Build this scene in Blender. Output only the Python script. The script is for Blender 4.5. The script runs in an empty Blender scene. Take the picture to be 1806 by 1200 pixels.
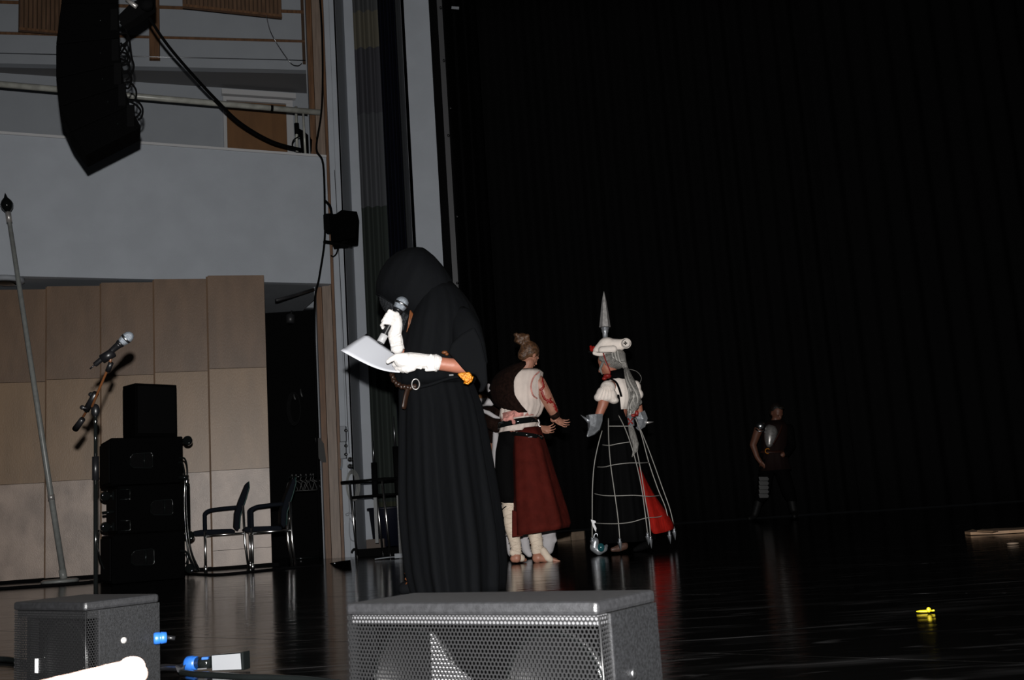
import bpy, bmesh, math, random
from mathutils import Vector, Matrix, Quaternion
random.seed(7)
C = bpy.context.scene.collection
S = bpy.context.scene
R = math.radians
V = Vector
# ---------------------------------------------------------------- camera, world, flash, exposure
F = 1850.0
PITCH, ROLL, CAMZ = R(9.2), R(3.8), 0.40
FW = V((0, math.cos(PITCH), math.sin(PITCH)))
R0 = V((1, 0, 0)); U0 = V((0, -math.sin(PITCH), math.cos(PITCH)))
RT = R0*math.cos(ROLL) - U0*math.sin(ROLL)
UP = R0*math.sin(ROLL) + U0*math.cos(ROLL)
CAM = V((0, 0, CAMZ))
cd = bpy.data.cameras.new('camera'); cam = bpy.data.objects.new('camera', cd); C.objects.link(cam)
cam.matrix_world = Matrix(((RT.x, UP.x, -FW.x, 0), (RT.y, UP.y, -FW.y, 0), (RT.z, UP.z, -FW.z, CAMZ), (0, 0, 0, 1)))
cd.sensor_width = 36; cd.lens = 36*F/1806; cd.clip_start = 0.05; cd.clip_end = 100
cd.dof.use_dof = True; cd.dof.focus_distance = 5.8; cd.dof.aperture_fstop = 15
S.camera = cam
w = bpy.data.worlds.new('world'); S.world = w; w.use_nodes = True
w.node_tree.nodes['Background'].inputs[0].default_value = (.9, .95, 1, 1)
w.node_tree.nodes['Background'].inputs[1].default_value = 0.003
S.view_settings.view_transform = 'Standard'; S.view_settings.look = 'None'
S.view_settings.exposure = 0; S.view_settings.gamma = 1; S.view_settings.use_curve_mapping = False
fl_ = bpy.data.lights.new('camera_flash', 'SPOT'); flo = bpy.data.objects.new('camera_flash', fl_); C.objects.link(flo)
fl_.energy = 2100; fl_.color = (1, .985, .96); fl_.spot_size = R(100); fl_.spot_blend = .8; fl_.shadow_soft_size = .022
flo.location = CAM + UP*.20 + RT*-.015
flo.rotation_euler = (R(90+9.2), 0, 0)
def ray(x, y): return FW + RT*((x-903)/F) - UP*((y-600)/F)
def at(x, y, Y):                       # the point of the place seen at (x, y) that stands at distance Y into the stage
    d = ray(x, y); return CAM + d*(Y/d.y)
def floor_at(x, y, z=0.0):
    d = ray(x, y); return CAM + d*((z-CAMZ)/d.z)
def mpp(Y, z=1.0): return (Y*math.cos(PITCH)+(z-CAMZ)*math.sin(PITCH))/F   # metres per pixel
# ---------------------------------------------------------------- materials
def lin(c):
    c = c/255; return c/12.92 if c <= .04045 else ((c+.055)/1.055)**2.4
def mat(name, col, rough=.6, metal=0, spec=.5, noise=0, nscale=20, bump=0, bscale=60, stretch=(1, 1, 1), col2=None, coat=0, sheen=0, emit=None):
    m = bpy.data.materials.new(name); m.use_nodes = True; nt = m.node_tree; b = nt.nodes['Principled BSDF']
    b.inputs['Base Color'].default_value = (*col, 1); b.inputs['Roughness'].default_value = rough
    spec = min(spec, .08) if name in ('robe_cloth', 'shirt_cotton', 'wrap_cotton', 'brown_fur', 'plush', 'dark_red_cloth', 'bright_red_cloth', 'cap_cotton', 'glove_cotton', 'veil_mesh', 'pink_stained_cotton', 'chair_cloth', 'drape') else spec
    b.inputs['Metallic'].default_value = metal; b.inputs['Specular IOR Level'].default_value = spec
    b.inputs['Coat Weight'].default_value = coat; b.inputs['Sheen Weight'].default_value = sheen
    tc = nt.nodes.new('ShaderNodeTexCoord'); mp = nt.nodes.new('ShaderNodeMapping'); mp.inputs['Scale'].default_value = stretch
    nt.links.new(tc.outputs['Object'], mp.inputs['Vector'])
    if noise or col2:
        n = nt.nodes.new('ShaderNodeTexNoise'); n.inputs['Scale'].default_value = nscale; n.inputs['Detail'].default_value = 5
        nt.links.new(mp.outputs[0], n.inputs['Vector'])
        r = nt.nodes.new('ShaderNodeValToRGB'); r.color_ramp.elements[0].position = .35; r.color_ramp.elements[1].position = .65
        c2 = col2 or tuple(min(1, c*(1+noise)) for c in col); c1 = col if col2 else tuple(c*(1-noise) for c in col)
        r.color_ramp.elements[0].color = (*c1, 1); r.color_ramp.elements[1].color = (*c2, 1)
        nt.links.new(n.outputs['Fac'], r.inputs[0]); nt.links.new(r.outputs[0], b.inputs['Base Color'])
    if bump:
        n2 = nt.nodes.new('ShaderNodeTexNoise'); n2.inputs['Scale'].default_value = bscale; n2.inputs['Detail'].default_value = 4
        nt.links.new(mp.outputs[0], n2.inputs['Vector'])
        bp = nt.nodes.new('ShaderNodeBump'); bp.inputs['Strength'].default_value = bump; bp.inputs['Distance'].default_value = .01
        nt.links.new(n2.outputs['Fac'], bp.inputs['Height']); nt.links.new(bp.outputs[0], b.inputs['Normal'])
    return m
M_ = {}
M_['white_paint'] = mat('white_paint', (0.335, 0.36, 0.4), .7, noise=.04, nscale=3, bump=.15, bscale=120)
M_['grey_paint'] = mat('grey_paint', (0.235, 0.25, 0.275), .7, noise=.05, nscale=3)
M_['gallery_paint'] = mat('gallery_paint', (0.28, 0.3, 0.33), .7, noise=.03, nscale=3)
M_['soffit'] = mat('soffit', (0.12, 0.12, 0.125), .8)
M_['oak'] = mat('oak', (0.125, 0.062, 0.03), .5, noise=.25, nscale=6, stretch=(6, 6, .6))
M_['oak_dark'] = mat('oak_dark', (0.05, 0.027, 0.014), .55, noise=.2, nscale=6, stretch=(6, 6, .6))
M_['oak_light'] = mat('oak_light', (0.2, 0.152, 0.122), .4, noise=.18, nscale=5, stretch=(8, 8, .6))
M_['door_wood'] = mat('door_wood', (0.15, 0.07, 0.025), .5, noise=.12, nscale=8, stretch=(1, 1, .3))
M_['slat'] = mat('slat', (0.11, 0.062, 0.036), .5, noise=.2, nscale=8, stretch=(5, 5, .5))
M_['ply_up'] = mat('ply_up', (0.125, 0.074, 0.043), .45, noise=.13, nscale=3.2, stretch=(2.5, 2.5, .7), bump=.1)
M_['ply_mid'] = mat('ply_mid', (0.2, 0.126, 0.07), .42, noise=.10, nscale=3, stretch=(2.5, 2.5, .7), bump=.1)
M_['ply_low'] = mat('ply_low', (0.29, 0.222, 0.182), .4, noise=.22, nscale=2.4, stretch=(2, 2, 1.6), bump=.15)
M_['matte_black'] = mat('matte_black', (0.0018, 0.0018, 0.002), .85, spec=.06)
M_['drape'] = mat('drape', (0.0075, 0.0075, 0.0078), .95, spec=.02)
M_['black_plastic'] = mat('black_plastic', (.006, .006, .007), .35, spec=.4)
M_['black_gloss'] = mat('black_gloss', (.005, .006, .006), .08, spec=.6)
M_['speaker_dark'] = mat('speaker_dark', (0.0009, 0.0009, 0.001), .85, spec=.03, bump=.1, bscale=200)
M_['speaker_paint'] = mat('speaker_paint', (0.005, 0.0052, 0.0058), .5, spec=.3, noise=.5, nscale=230, bump=.18, bscale=420)
M_['speaker_edge'] = mat('speaker_edge', (0.0092, 0.0093, 0.0102), .42, spec=.45, noise=.22, nscale=110, bump=.15, bscale=420)
M_['grille'] = mat('grille_steel', (0.009, 0.009, 0.0095), .38, metal=.2, spec=.4)
M_['cone'] = mat('cone_paper', (0.004, 0.004, 0.0045), .5)
M_['ledge'] = mat('grey_ledge', (0.055, 0.055, 0.058), .5)
M_['label_grey'] = mat('label_card', (0.15, 0.155, 0.165), .6)
M_['horn'] = mat('horn_plastic', (0.16, 0.16, 0.165), .4)
M_['chrome'] = mat('chrome', (.85, .85, .85), .22, metal=1)
M_['steel'] = mat('steel', (0.4, 0.41, 0.43), .3, metal=1)
M_['mesh_steel'] = mat('mesh_steel', (.26, .29, .33), .4, metal=.45, bump=.5, bscale=420)
M_['grey_pole'] = mat('grey_pole', (0.19, 0.197, 0.19), .35, noise=.12, nscale=20)
M_['rail_paint'] = mat('rail_paint', (0.32, 0.32, 0.29), .3, noise=.2, nscale=9)
M_['white_gloss'] = mat('white_gloss', (0.45, 0.45, 0.46), .4)
M_['paper'] = mat('paper', (0.74, 0.76, 0.82), .6)
M_['glove'] = mat('glove_cotton', (0.7, 0.67, 0.65), .85, spec=.2, bump=.35, bscale=60)
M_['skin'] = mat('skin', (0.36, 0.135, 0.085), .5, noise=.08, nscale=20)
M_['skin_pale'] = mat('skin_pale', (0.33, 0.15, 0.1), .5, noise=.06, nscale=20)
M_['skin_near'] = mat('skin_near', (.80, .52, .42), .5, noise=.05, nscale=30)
M_['robe'] = mat('robe_cloth', (0.003, 0.0034, 0.0042), .85, spec=.25, bump=.35, bscale=28, stretch=(1, 1, .5))
M_['veil'] = mat('veil_mesh', (0.016, 0.017, 0.019), .8, noise=.7, nscale=120)
M_['hair_orange'] = mat('hair_orange', (0.13, 0.04, 0.01), .5)
M_['gold'] = mat('gold_fabric', (0.6, 0.2, 0.008), .3, metal=.35, bump=.8, bscale=90, noise=.3, nscale=40)
M_['leather'] = mat('braid_leather', (0.02, 0.008, 0.004), .4)
M_['rust'] = mat('rust_leather', (0.035, 0.01, 0.006), .5)
M_['shirt'] = mat('shirt_cotton', (0.6, 0.51, 0.46), .85, bump=.5, bscale=14, noise=.1, nscale=9)
M_['wrap'] = mat('wrap_cotton', (.56, .47, .38), .85, bump=.3, bscale=30, noise=.08, nscale=18)
M_['brown_fur'] = mat('brown_fur', (0.0095, 0.0042, 0.003), .95, bump=.6, bscale=60, noise=.4, nscale=40)
M_['plush'] = mat('plush', (0.42, 0.4, 0.41), .95, bump=.3, bscale=40)
M_['plush_brown'] = mat('plush_brown', (0.12, 0.05, 0.012), .95)
M_['redcloth'] = mat('dark_red_cloth', (0.06, 0.0075, 0.005), .85, bump=.5, bscale=24, noise=.15, nscale=14)
M_['brightred'] = mat('bright_red_cloth', (0.24, 0.008, 0.005), .8, noise=.2, nscale=18, stretch=(4, 4, .5))
M_['bloodred'] = mat('red_body_paint', (0.22, 0.01, 0.007), .5)
M_['pinkstain'] = mat('pink_stained_cotton', (.50, .22, .19), .85, noise=.35, nscale=30)
M_['silver'] = mat('silver_vinyl', (0.34, 0.355, 0.38), .34, metal=.6, noise=.15, nscale=25, bump=.5, bscale=20)
M_['silver_matte'] = mat('silver_matte', (0.42, 0.4, 0.39), .38, metal=.6, noise=.2, nscale=30, bump=.2, bscale=20)
M_['wire'] = mat('hoop_wire', (0.26, 0.25, 0.23), .45)
M_['grey_hair'] = mat('grey_hair', (0.2, 0.19, 0.175), .35, noise=.5, nscale=30, stretch=(6, 6, .8), bump=.8, bscale=60)
M_['hair_strand'] = mat('hair_strand', (.42, .40, .37), .28)
M_['brown_hair'] = mat('brown_hair', (0.07, 0.032, 0.014), .5, noise=.5, nscale=50, bump=1, bscale=50)
M_['dark_hair'] = mat('dark_hair', (.012, .008, .006), .5, bump=1, bscale=60)
M_['cap'] = mat('cap_cotton', (0.78, 0.7, 0.64), .85, bump=.35, bscale=26)
M_['teal'] = mat('teal_glass', (.01, .06, .07), .1)
M_['blue'] = mat('blue_plastic', (0.012, 0.075, 0.29), .4)
M_['yellow'] = mat('yellow_plastic', (0.55, 0.42, 0.008), .5)
M_['pale_wood'] = mat('pale_wood', (0.24, 0.175, 0.125), .6, noise=.2, nscale=9)
M_['debris'] = mat('debris_card', (0.27, 0.165, 0.095), .7, noise=.2, nscale=12)
M_['chair_cloth'] = mat('chair_cloth', (0.0045, 0.006, 0.0095), .8, spec=.3)
M_['chair_edge'] = mat('chair_edge', (0.008, 0.035, 0.03), .6)
M_['bluecurtain'] = mat('blue_curtain', (0.0025, 0.0032, 0.008), .9, spec=.1)
M_['orange_rod'] = mat('orange_rod', (.11, .04, .014), .35)
M_['clear_tube'] = mat('clear_tube', (0.16, 0.165, 0.16), .35)
M_['cardboard'] = mat('cardboard', (.09, .07, .06), .8)
M_['dark_blue_bin'] = mat('dark_blue_bin', (0.0025, 0.0035, 0.01), .5)
M_['eye'] = mat('eye', (.02, .015, .012), .1)
# floor: black vinyl with scuffs
def floor_mat():
    m = bpy.data.materials.new('black_stage_vinyl'); m.use_nodes = True; nt = m.node_tree; b = nt.nodes['Principled BSDF']; N = nt.nodes.new; L = nt.links.new
    tc = N('ShaderNodeTexCoord')
    def layer(scale, stretch, rot, lo, hi, detail=4, dist=.3):
        mp = N('ShaderNodeMapping'); mp.inputs['Scale'].default_value = stretch; mp.inputs['Rotation'].default_value = (0, 0, R(rot))
        L(tc.outputs['Object'], mp.inputs['Vector'])
        n = N('ShaderNodeTexNoise'); n.inputs['Scale'].default_value = scale; n.inputs['Detail'].default_value = detail; n.inputs['Distortion'].default_value = dist
        L(mp.outputs[0], n.inputs['Vector'])
        r = N('ShaderNodeMapRange'); r.inputs['From Min'].default_value = lo; r.inputs['From Max'].default_value = hi; r.clamp = True
        L(n.outputs['Fac'], r.inputs['Value']); return r.outputs[0]
    a = layer(1.6, (1, 5, 1), 20, .52, .84); c = layer(1.1, (1.2, 14, 1), -30, .63, .78, 2); d = layer(5, (1, 3, 1), 70, .64, .82, 3)
    e = layer(.9, (1, 22, 1), 48, .66, .76, 2)
    def mathn(op, x, y):
        q = N('ShaderNodeMath'); q.operation = op; q.use_clamp = (op == 'ADD')
        for i, v in enumerate((x, y)):
            if isinstance(v, (int, float)): q.inputs[i].default_value = v
            else: L(v, q.inputs[i])
        return q.outputs[0]
    s = mathn('ADD', mathn('MULTIPLY', a, .35), mathn('MULTIPLY', c, .7)); s = mathn('ADD', s, mathn('MULTIPLY', d, .6)); s = mathn('ADD', s, mathn('MULTIPLY', e, .7))
    mx = N('ShaderNodeMix'); mx.data_type = 'RGBA'; mx.inputs[6].default_value = (.0015, .00145, .0014, 1); mx.inputs[7].default_value = (.045, .044, .045, 1)
    L(s, mx.inputs[0]); L(mx.outputs[2], b.inputs['Base Color'])
    rr = N('ShaderNodeMapRange'); rr.inputs['To Min'].default_value = .13; rr.inputs['To Max'].default_value = .30; L(s, rr.inputs['Value']); L(rr.outputs[0], b.inputs['Roughness'])
    b.inputs['Specular IOR Level'].default_value = .27
    mp = N('ShaderNodeMapping'); mp.inputs['Scale'].default_value = (1, 4, 1); mp.inputs['Rotation'].default_value = (0, 0, R(-8)); L(tc.outputs['Object'], mp.inputs['Vector'])
    n = N('ShaderNodeTexNoise'); n.inputs['Scale'].default_value = 3.5; n.inputs['Detail'].default_value = 3; L(mp.outputs[0], n.inputs['Vector'])
    bp = N('ShaderNodeBump'); bp.inputs['Strength'].default_value = .12; bp.inputs['Distance'].default_value = .02; L(n.outputs['Fac'], bp.inputs['Height']); L(bp.outputs[0], b.inputs['Normal'])
    return m
M_['floor'] = floor_mat()
def band_mat():
    m = bpy.data.materials.new('banded_curtain'); m.use_nodes = True; nt = m.node_tree; b = nt.nodes['Principled BSDF']; N = nt.nodes.new; L = nt.links.new
    tc = N('ShaderNodeTexCoord'); sp = N('ShaderNodeSeparateXYZ'); L(tc.outputs['Object'], sp.inputs[0])
    mr = N('ShaderNodeMapRange'); mr.inputs['From Min'].default_value = 0; mr.inputs['From Max'].default_value = 8; L(sp.outputs['Z'], mr.inputs['Value'])
    r = N('ShaderNodeValToRGB'); r.color_ramp.interpolation = 'CONSTANT'
    els = [(0, (.005, .008, .026)), (.060, (.038, .041, .028)), (.070, (.028, .034, .031)), (.52, (.066, .069, .076)), (.675, (.05, .05, .058)), (.785, (.105, .097, .075)), (.845, (.066, .068, .07))]
    while len(r.color_ramp.elements) < len(els): r.color_ramp.elements.new(.5)
    for e, (p, c) in zip(r.color_ramp.elements, els): e.position = p; e.color = (*c, 1)
    L(mr.outputs[0], r.inputs[0]); L(r.outputs[0], b.inputs['Base Color']); b.inputs['Roughness'].default_value = .9; b.inputs['Specular IOR Level'].default_value = .1
    return m
M_['banded'] = band_mat()
# ---------------------------------------------------------------- mesh building
class MB:
    def __init__(s): s.v = []; s.f = []; s.sm = []
    def add(s, vs, fs, smooth=False):
        n = len(s.v); s.v += [tuple(v) for v in vs]; s.f += [tuple(i+n for i in f) for f in fs]; s.sm += [smooth]*len(fs); return s
    def hexa(s, p):                    # 8 points: bottom 4 (ccw), top 4
        return s.add(p, [(3, 2, 1, 0), (4, 5, 6, 7), (0, 1, 5, 4), (1, 2, 6, 5), (2, 3, 7, 6), (3, 0, 4, 7)])
    def box(s, c, size, rz=0, mtx=None):
        c = V(c); a, b, h = (x/2 for x in size); m = mtx or Matrix.Rotation(rz, 3, 'Z')
        return s.hexa([c+m@V(p) for p in [(-a, -b, -h), (a, -b, -h), (a, b, -h), (-a, b, -h), (-a, -b, h), (a, -b, h), (a, b, h), (-a, b, h)]])
    def prism(s, poly, z0, z1):        # horizontal polygon extruded upward
        n = len(poly); vs = [(p[0], p[1], z0) for p in poly]+[(p[0], p[1], z1) for p in poly]
        return s.add(vs, [tuple(range(n))[::-1], tuple(range(n, 2*n))]+[(i, (i+1) % n, n+(i+1) % n, n+i) for i in range(n)])
    def extrude(s, poly3, d):          # any planar polygon swept by d
        n = len(poly3); d = V(d); vs = [V(p) for p in poly3]; vs += [p+d for p in vs]
        return s.add(vs, [tuple(range(n)), tuple(range(n, 2*n))[::-1]]+[(i, n+i, n+(i+1) % n, (i+1) % n) for i in range(n)])
    def tube(s, pts, r, n=8, closed=False, flat=1.0):
        pts = [V(p) for p in pts]; k = len(pts); rs = r if isinstance(r, (list, tuple)) else [r]*k
        ref = None; vs = []
        for i, p in enumerate(pts):
            if closed: t = (pts[(i+1) % k]-pts[i-1])
            else: t = (pts[min(i+1, k-1)]-pts[max(i-1, 0)])
            if t.length < 1e-9: t = V((0, 0, 1))
            t.normalize()
            if ref is None: ref = t.orthogonal().normalized()
            ref = (ref-t*ref.dot(t))
            ref = ref.normalized() if ref.length > 1e-6 else t.orthogonal().normalized()
            bi = t.cross(ref)
            for j in range(n):
                a = 2*math.pi*j/n; vs.append(p+ref*math.cos(a)*rs[i]+bi*math.sin(a)*rs[i]*flat)
        fs = []
        for i in range(k if closed else k-1):
            for j in range(n):
                a = i*n+j; b = i*n+(j+1) % n; c = ((i+1) % k)*n
                fs.append((a, b, c+(j+1) % n, c+j))
        if not closed: fs += [tuple(range(n))[::-1], tuple(range((k-1)*n, k*n))]
        return s.add(vs, fs, True)
    def lathe(s, prof, o, axis=(0, 0, 1), n=16):      # profile (radius, height)
        q = V((0, 0, 1)).rotation_difference(V(axis).normalized()); o = V(o); k = len(prof); vs = []
        for r_, z in prof:
            for j in range(n):
                a = 2*math.pi*j/n; vs.append(o+q@V((r_*math.cos(a), r_*math.sin(a), z)))
        fs = [(i*n+j, i*n+(j+1) % n, (i+1)*n+(j+1) % n, (i+1)*n+j) for i in range(k-1) for j in range(n)]
        if prof[0][0] > 1e-5: fs.append(tuple(range(n))[::-1])
        if prof[-1][0] > 1e-5: fs.append(tuple(range((k-1)*n, k*n)))
        return s.add(vs, fs, True)
    def ell(s, c, rad, mtx=None, n=14, m=9):
        c = V(c); q = mtx or Matrix.Identity(3); vs = [c+q@V((0, 0, -rad[2]))]
        for i in range(1, m):
            th = math.pi*i/m-math.pi/2
            for j in range(n):
                a = 2*math.pi*j/n; vs.append(c+q@V((rad[0]*math.cos(th)*math.cos(a), rad[1]*math.cos(th)*math.sin(a), rad[2]*math.sin(th))))
        vs.append(c+q@V((0, 0, rad[2]))); e = len(vs)-1
        fs = [(0, 1+(j+1) % n, 1+j) for j in range(n)]
        for i in range(m-2):
            for j in range(n): a = 1+i*n+j; b = 1+i*n+(j+1) % n; fs.append((a, b, b+n, a+n))
        fs += [(e, 1+(m-2)*n+j, 1+(m-2)*n+(j+1) % n) for j in range(n)]
        return s.add(vs, fs, True)
    def cap(s, p0, r0, p1, r1, n=12):  # tapered limb with round ends
        s.tube([p0, p1], [r0, r1], n); s.ell(p0, (r0, r0, r0), n=n, m=7); return s.ell(p1, (r1, r1, r1), n=n, m=7)
    def chain(s, pr):
        for a, b in zip(pr, pr[1:]): s.cap(a[0], a[1], b[0], b[1])
        return s
    def grid(s, rows, closed=False, smooth=True):      # rows of points -> surface
        k = len(rows); n = len(rows[0]); vs = [p for r_ in rows for p in r_]
        fs = [(i*n+j, i*n+(j+1) % n, (i+1)*n+(j+1) % n, (i+1)*n+j) for i in range(k-1) for j in range(n if closed else n-1)]
        return s.add(vs, fs, smooth)
def mesh_of(mb, off=V((0, 0, 0)), name='mesh'):
    me = bpy.data.meshes.new(name); me.from_pydata([(V(v)-off) for v in mb.v], [], mb.f); me.update()
    me.polygons.foreach_set('use_smooth', mb.sm); return me
OFF = {}
def thing(name, label, cat, loc=(0, 0, 0), group=None):
    o = bpy.data.objects.new(name, None); o.empty_display_size = .1; C.objects.link(o); o.location = loc; OFF[o.name] = V(loc)
    o['label'] = label; o['category'] = cat
    if group: o['group'] = group
    return o
def part(name, mb, m, parent, label=None, solid=0, bevel=0, voxel=0, sub=0, smooth_it=4, kind=None):
    off = OFF[parent.name] if parent else V((0, 0, 0))
    me = mesh_of(mb, off, name); o = bpy.data.objects.new(name, me); C.objects.link(o); OFF[o.name] = off
    if parent: o.parent = parent
    if m: me.materials.append(M_[m] if isinstance(m, str) else m)
    if voxel:
        md = o.modifiers.new('r', 'REMESH'); md.mode = 'VOXEL'; md.voxel_size = voxel; md.use_smooth_shade = True
        ms = o.modifiers.new('s', 'SMOOTH'); ms.iterations = smooth_it; ms.factor = .5
        dg = bpy.context.evaluated_depsgraph_get(); nm = bpy.data.meshes.new_from_object(o.evaluated_get(dg)); nm.name = name
        o.modifiers.clear(); o.data = nm
        if not nm.materials: nm.materials.append(M_[m])
    if sub: md = o.modifiers.new('u', 'SUBSURF'); md.levels = sub; md.render_levels = sub
    if solid: md = o.modifiers.new('t', 'SOLIDIFY'); md.thickness = solid; md.offset = 0
    if bevel: md = o.modifiers.new('b', 'BEVEL'); md.width = bevel; md.segments = 2; md.limit_method = 'ANGLE'
    if label: o['label'] = label
    if kind: o['kind'] = kind
    return o
def single(name, mb, m, label, cat, loc=(0, 0, 0), group=None, **k):
    OFF['_tmp'] = V(loc)
    o = part(name, mb, m, None, **k)
    if V(loc).length:
        o.data.transform(Matrix.Translation(-V(loc))); o.location = loc; OFF[o.name] = V(loc)
    o['label'] = label; o['category'] = cat
    if group: o['group'] = group
    return o
def struct(name, mb, m, parent=None, **k):
    o = part(name, mb, m, parent, **k)
    if not parent: o['kind'] = 'structure'
    return o
def bez(pts, n=8):                     # smooth curve through points
    P = [V(p) for p in pts]; out = []
    for i in range(len(P)-1):
        a = P[max(i-1, 0)]; b = P[i]; c = P[i+1]; d = P[min(i+2, len(P)-1)]
        for k in range(n):
            t = k/n; out.append(.5*((2*b)+(c-a)*t+(2*a-5*b+4*c-d)*t*t+(3*b-a-3*c+d)*t**3))
    out.append(P[-1]); return out
# ---------------------------------------------------------------- floor
E = V((.8, -.6, 0)); Nn = V((.6, .8, 0))     # stage front edge runs along E; Nn points up-stage
O0 = V((0, 1.3, 0))
mb = MB(); 
mb.hexa([O0+E*a+Nn*b+V((0, 0, z)) for z in (-.30, -.012) for a, b in ((-22, 0), (14, 0), (14, 26), (-22, 26))])
fo = struct('floor', mb, 'matte_black')
wid = 1.5
for i in range(17):
    b0, b1 = i*wid, (i+1)*wid-.006
    mb = MB(); mb.hexa([O0+E*a+Nn*b+V((0, 0, z)) for z in (-.011, 0) for a, b in ((-22, b0), (14, b0), (14, b1), (-22, b1))])
    part('vinyl_strip', mb, 'floor', fo)
mb = MB(); mb.hexa([O0+E*a+Nn*b+V((0, 0, z)) for z in (-1.1, -1.0) for a, b in ((-22, -9), (14, -9), (14, .2), (-22, .2))])
struct('floor_auditorium', mb, 'matte_black')
mb = MB(); mb.hexa([O0+E*a+Nn*b+V((0, 0, z)) for z in (-1.0, -.31) for a, b in ((-22, .05), (14, .05), (14, .15), (-22, .15))])
struct('wall_stage_front', mb, 'matte_black')
# ---------------------------------------------------------------- left wall of saw-tooth plywood panels
D1 = V((.917, .399, 0)).normalized()
wl = MB(); wl.box((-6.0, 11.75, 1.45), (4.6, .08, 2.9)); wall = struct('wall_left', wl, 'matte_black')
edges = [-190, -98, -4, 91, 187, 281, 376, 469.5]
rows = [.03, .19, 1.0, 2.06, 3.06]
for k in range(7):
    xl = at(edges[k]+4, 750, 11).x; xr = at(edges[k+1]+5, 750, 11).x
    w_ = xr-xl; yaw = .26
    a = V((xl, 10.82, 0)); b = V((xr, 10.82+w_*yaw, 0)); n = V((-(b-a).y, (b-a).x, 0)).normalized()
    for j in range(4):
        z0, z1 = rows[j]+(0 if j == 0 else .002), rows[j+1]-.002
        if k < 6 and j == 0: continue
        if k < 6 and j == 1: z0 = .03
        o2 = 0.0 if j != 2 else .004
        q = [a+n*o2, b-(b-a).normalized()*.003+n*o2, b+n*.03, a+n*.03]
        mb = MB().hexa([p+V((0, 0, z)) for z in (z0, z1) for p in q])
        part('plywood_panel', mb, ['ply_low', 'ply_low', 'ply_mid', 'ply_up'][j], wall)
    mb = MB().hexa([p+V((0, 0, z)) for z in (.03, 3.055) for p in (a+n*.031, V((a.x, 10.82+w_*yaw, 0))+n*.031, V((a.x-.02, 10.82+w_*yaw, 0))+n*.031, V((a.x-.02, 10.82, 0))+n*.031)])
    part('panel_return', mb, 'ply_up', wall)
mb = MB(); p0 = at(469, 750, 11).x; mb.box((-4.6, 10.95, .015), (4.2, .3, .03)); struct('baseboard_left', mb, 'matte_black')
# under-gallery ceiling and backstage recess behind the opening
mb = MB(); P0 = at(575, 272, 11.9); P0.z = 0
def onD(s, off=0): return P0+D1*s+V((-D1.y, D1.x, 0))*off
mb.hexa([onD(s, o)+V((0, 0, z)) for z in (3.13, 3.2) for s, o in ((-6, .1), (.0, .1), (.0, 2.6), (-6, 2.6))])
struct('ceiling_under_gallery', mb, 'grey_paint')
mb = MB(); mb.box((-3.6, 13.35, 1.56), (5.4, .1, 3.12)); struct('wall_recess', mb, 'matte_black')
# gallery front
mb = MB(); mb.hexa([onD(s, o)+V((0, 0, z)) for z in (3.13, 4.66) for s, o in ((-6, 0), (.0, 0), (.0, .1), (-6, .1))])
gf = struct('wall_gallery_front', mb, 'white_paint')
mb = MB(); mb.hexa([onD(s, o)+V((0, 0, z)) for z in (4.662, 4.69) for s, o in ((-6, -.012), (.0, -.012), (.0, .13), (-6, .13))])
part('top_cap', mb, 'white_gloss', gf)
# gallery floor, back wall with door, soffit, upper wall
GB = V((.943, .333, 0)); gb = at(523, 167, 13.5); gb.z = 0
D2 = V((.977, .21, 0)).normalized(); ub = at(533, 123, 12.76); ub.z = 0
def onU_(s, off=0): return ub+D2*s+V((-D2.y, D2.x, 0))*off
def onG(s, off=0): return gb+GB*s+V((-GB.y, GB.x, 0))*off
mb = MB().hexa([onG(s, o)+V((0, 0, z)) for z in (3.2, 6.18) for s, o in ((-6.5, 0), (.75, 0), (.75, .1), (-6.5, .1))]); struct('wall_gallery_back', mb, 'gallery_paint')
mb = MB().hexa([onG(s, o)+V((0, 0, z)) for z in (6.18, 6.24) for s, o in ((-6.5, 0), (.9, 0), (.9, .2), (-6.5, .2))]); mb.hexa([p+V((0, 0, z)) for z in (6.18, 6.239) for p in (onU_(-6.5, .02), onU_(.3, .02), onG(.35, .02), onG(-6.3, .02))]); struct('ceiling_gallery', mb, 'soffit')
mb = MB(); q = onG(.30); mb.box((q.x+.05, q.y-.2, 4.65), (.08, .5, 2.9)); struct('wall_gallery_side', mb, 'gallery_paint')
D2 = V((.977, .21, 0)).normalized(); ub = at(533, 123, 12.76); ub.z = 0
def onU(s, off=0): return ub+D2*s+V((-D2.y, D2.x, 0))*off
mb = MB().hexa([onU(s, o)+V((0, 0, z)) for z in (6.18, 9.5) for s, o in ((-6.5, .03), (.3, .03), (.3, .12), (-6.5, .12))]); uw = struct('wall_upper', mb, 'oak_dark')
def uz(x, y):                      # height on upper wall and distance along it
    d = ray(x, y); n = V((-D2.y, D2.x, 0)); t = (ub-V((0, 0, ub.z))-V((CAM.x, CAM.y, 0))).dot(n)/d.dot(n); p = CAM+d*t; return (p-ub).dot(D2), p.z
cols = [(-6.5, uz(263, 60)[0]), (uz(282, 60)[0], uz(532, 60)[0])]
zr = [6.18, 6.24, uz(400, 69)[1]-.02, uz(400, 69)[1]+.02, uz(400, 17)[1]-.02, uz(400, 17)[1]+.03, uz(400, 17)[1]+.42, uz(400, 17)[1]+.47, 9.4]
for s0, s1 in cols:
    for a, b in ((6.24, zr[2]), (zr[3], zr[4]), (zr[5], zr[6]), (zr[7], 9.4)):
        st = [s0, s1] if s0 > -6 else [-6.5, -4.2, -3.5+.3, s1]
        if s0 < -6: st = [s0, s1]
        mb = MB().hexa([onU(s, o)+V((0, 0, z)) for z in (a, b) for s, o in ((st[0], 0), (st[1], 0), (st[1], .028), (st[0], .028))]); part('wall_panel', mb, 'gallery_paint', uw)
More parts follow.
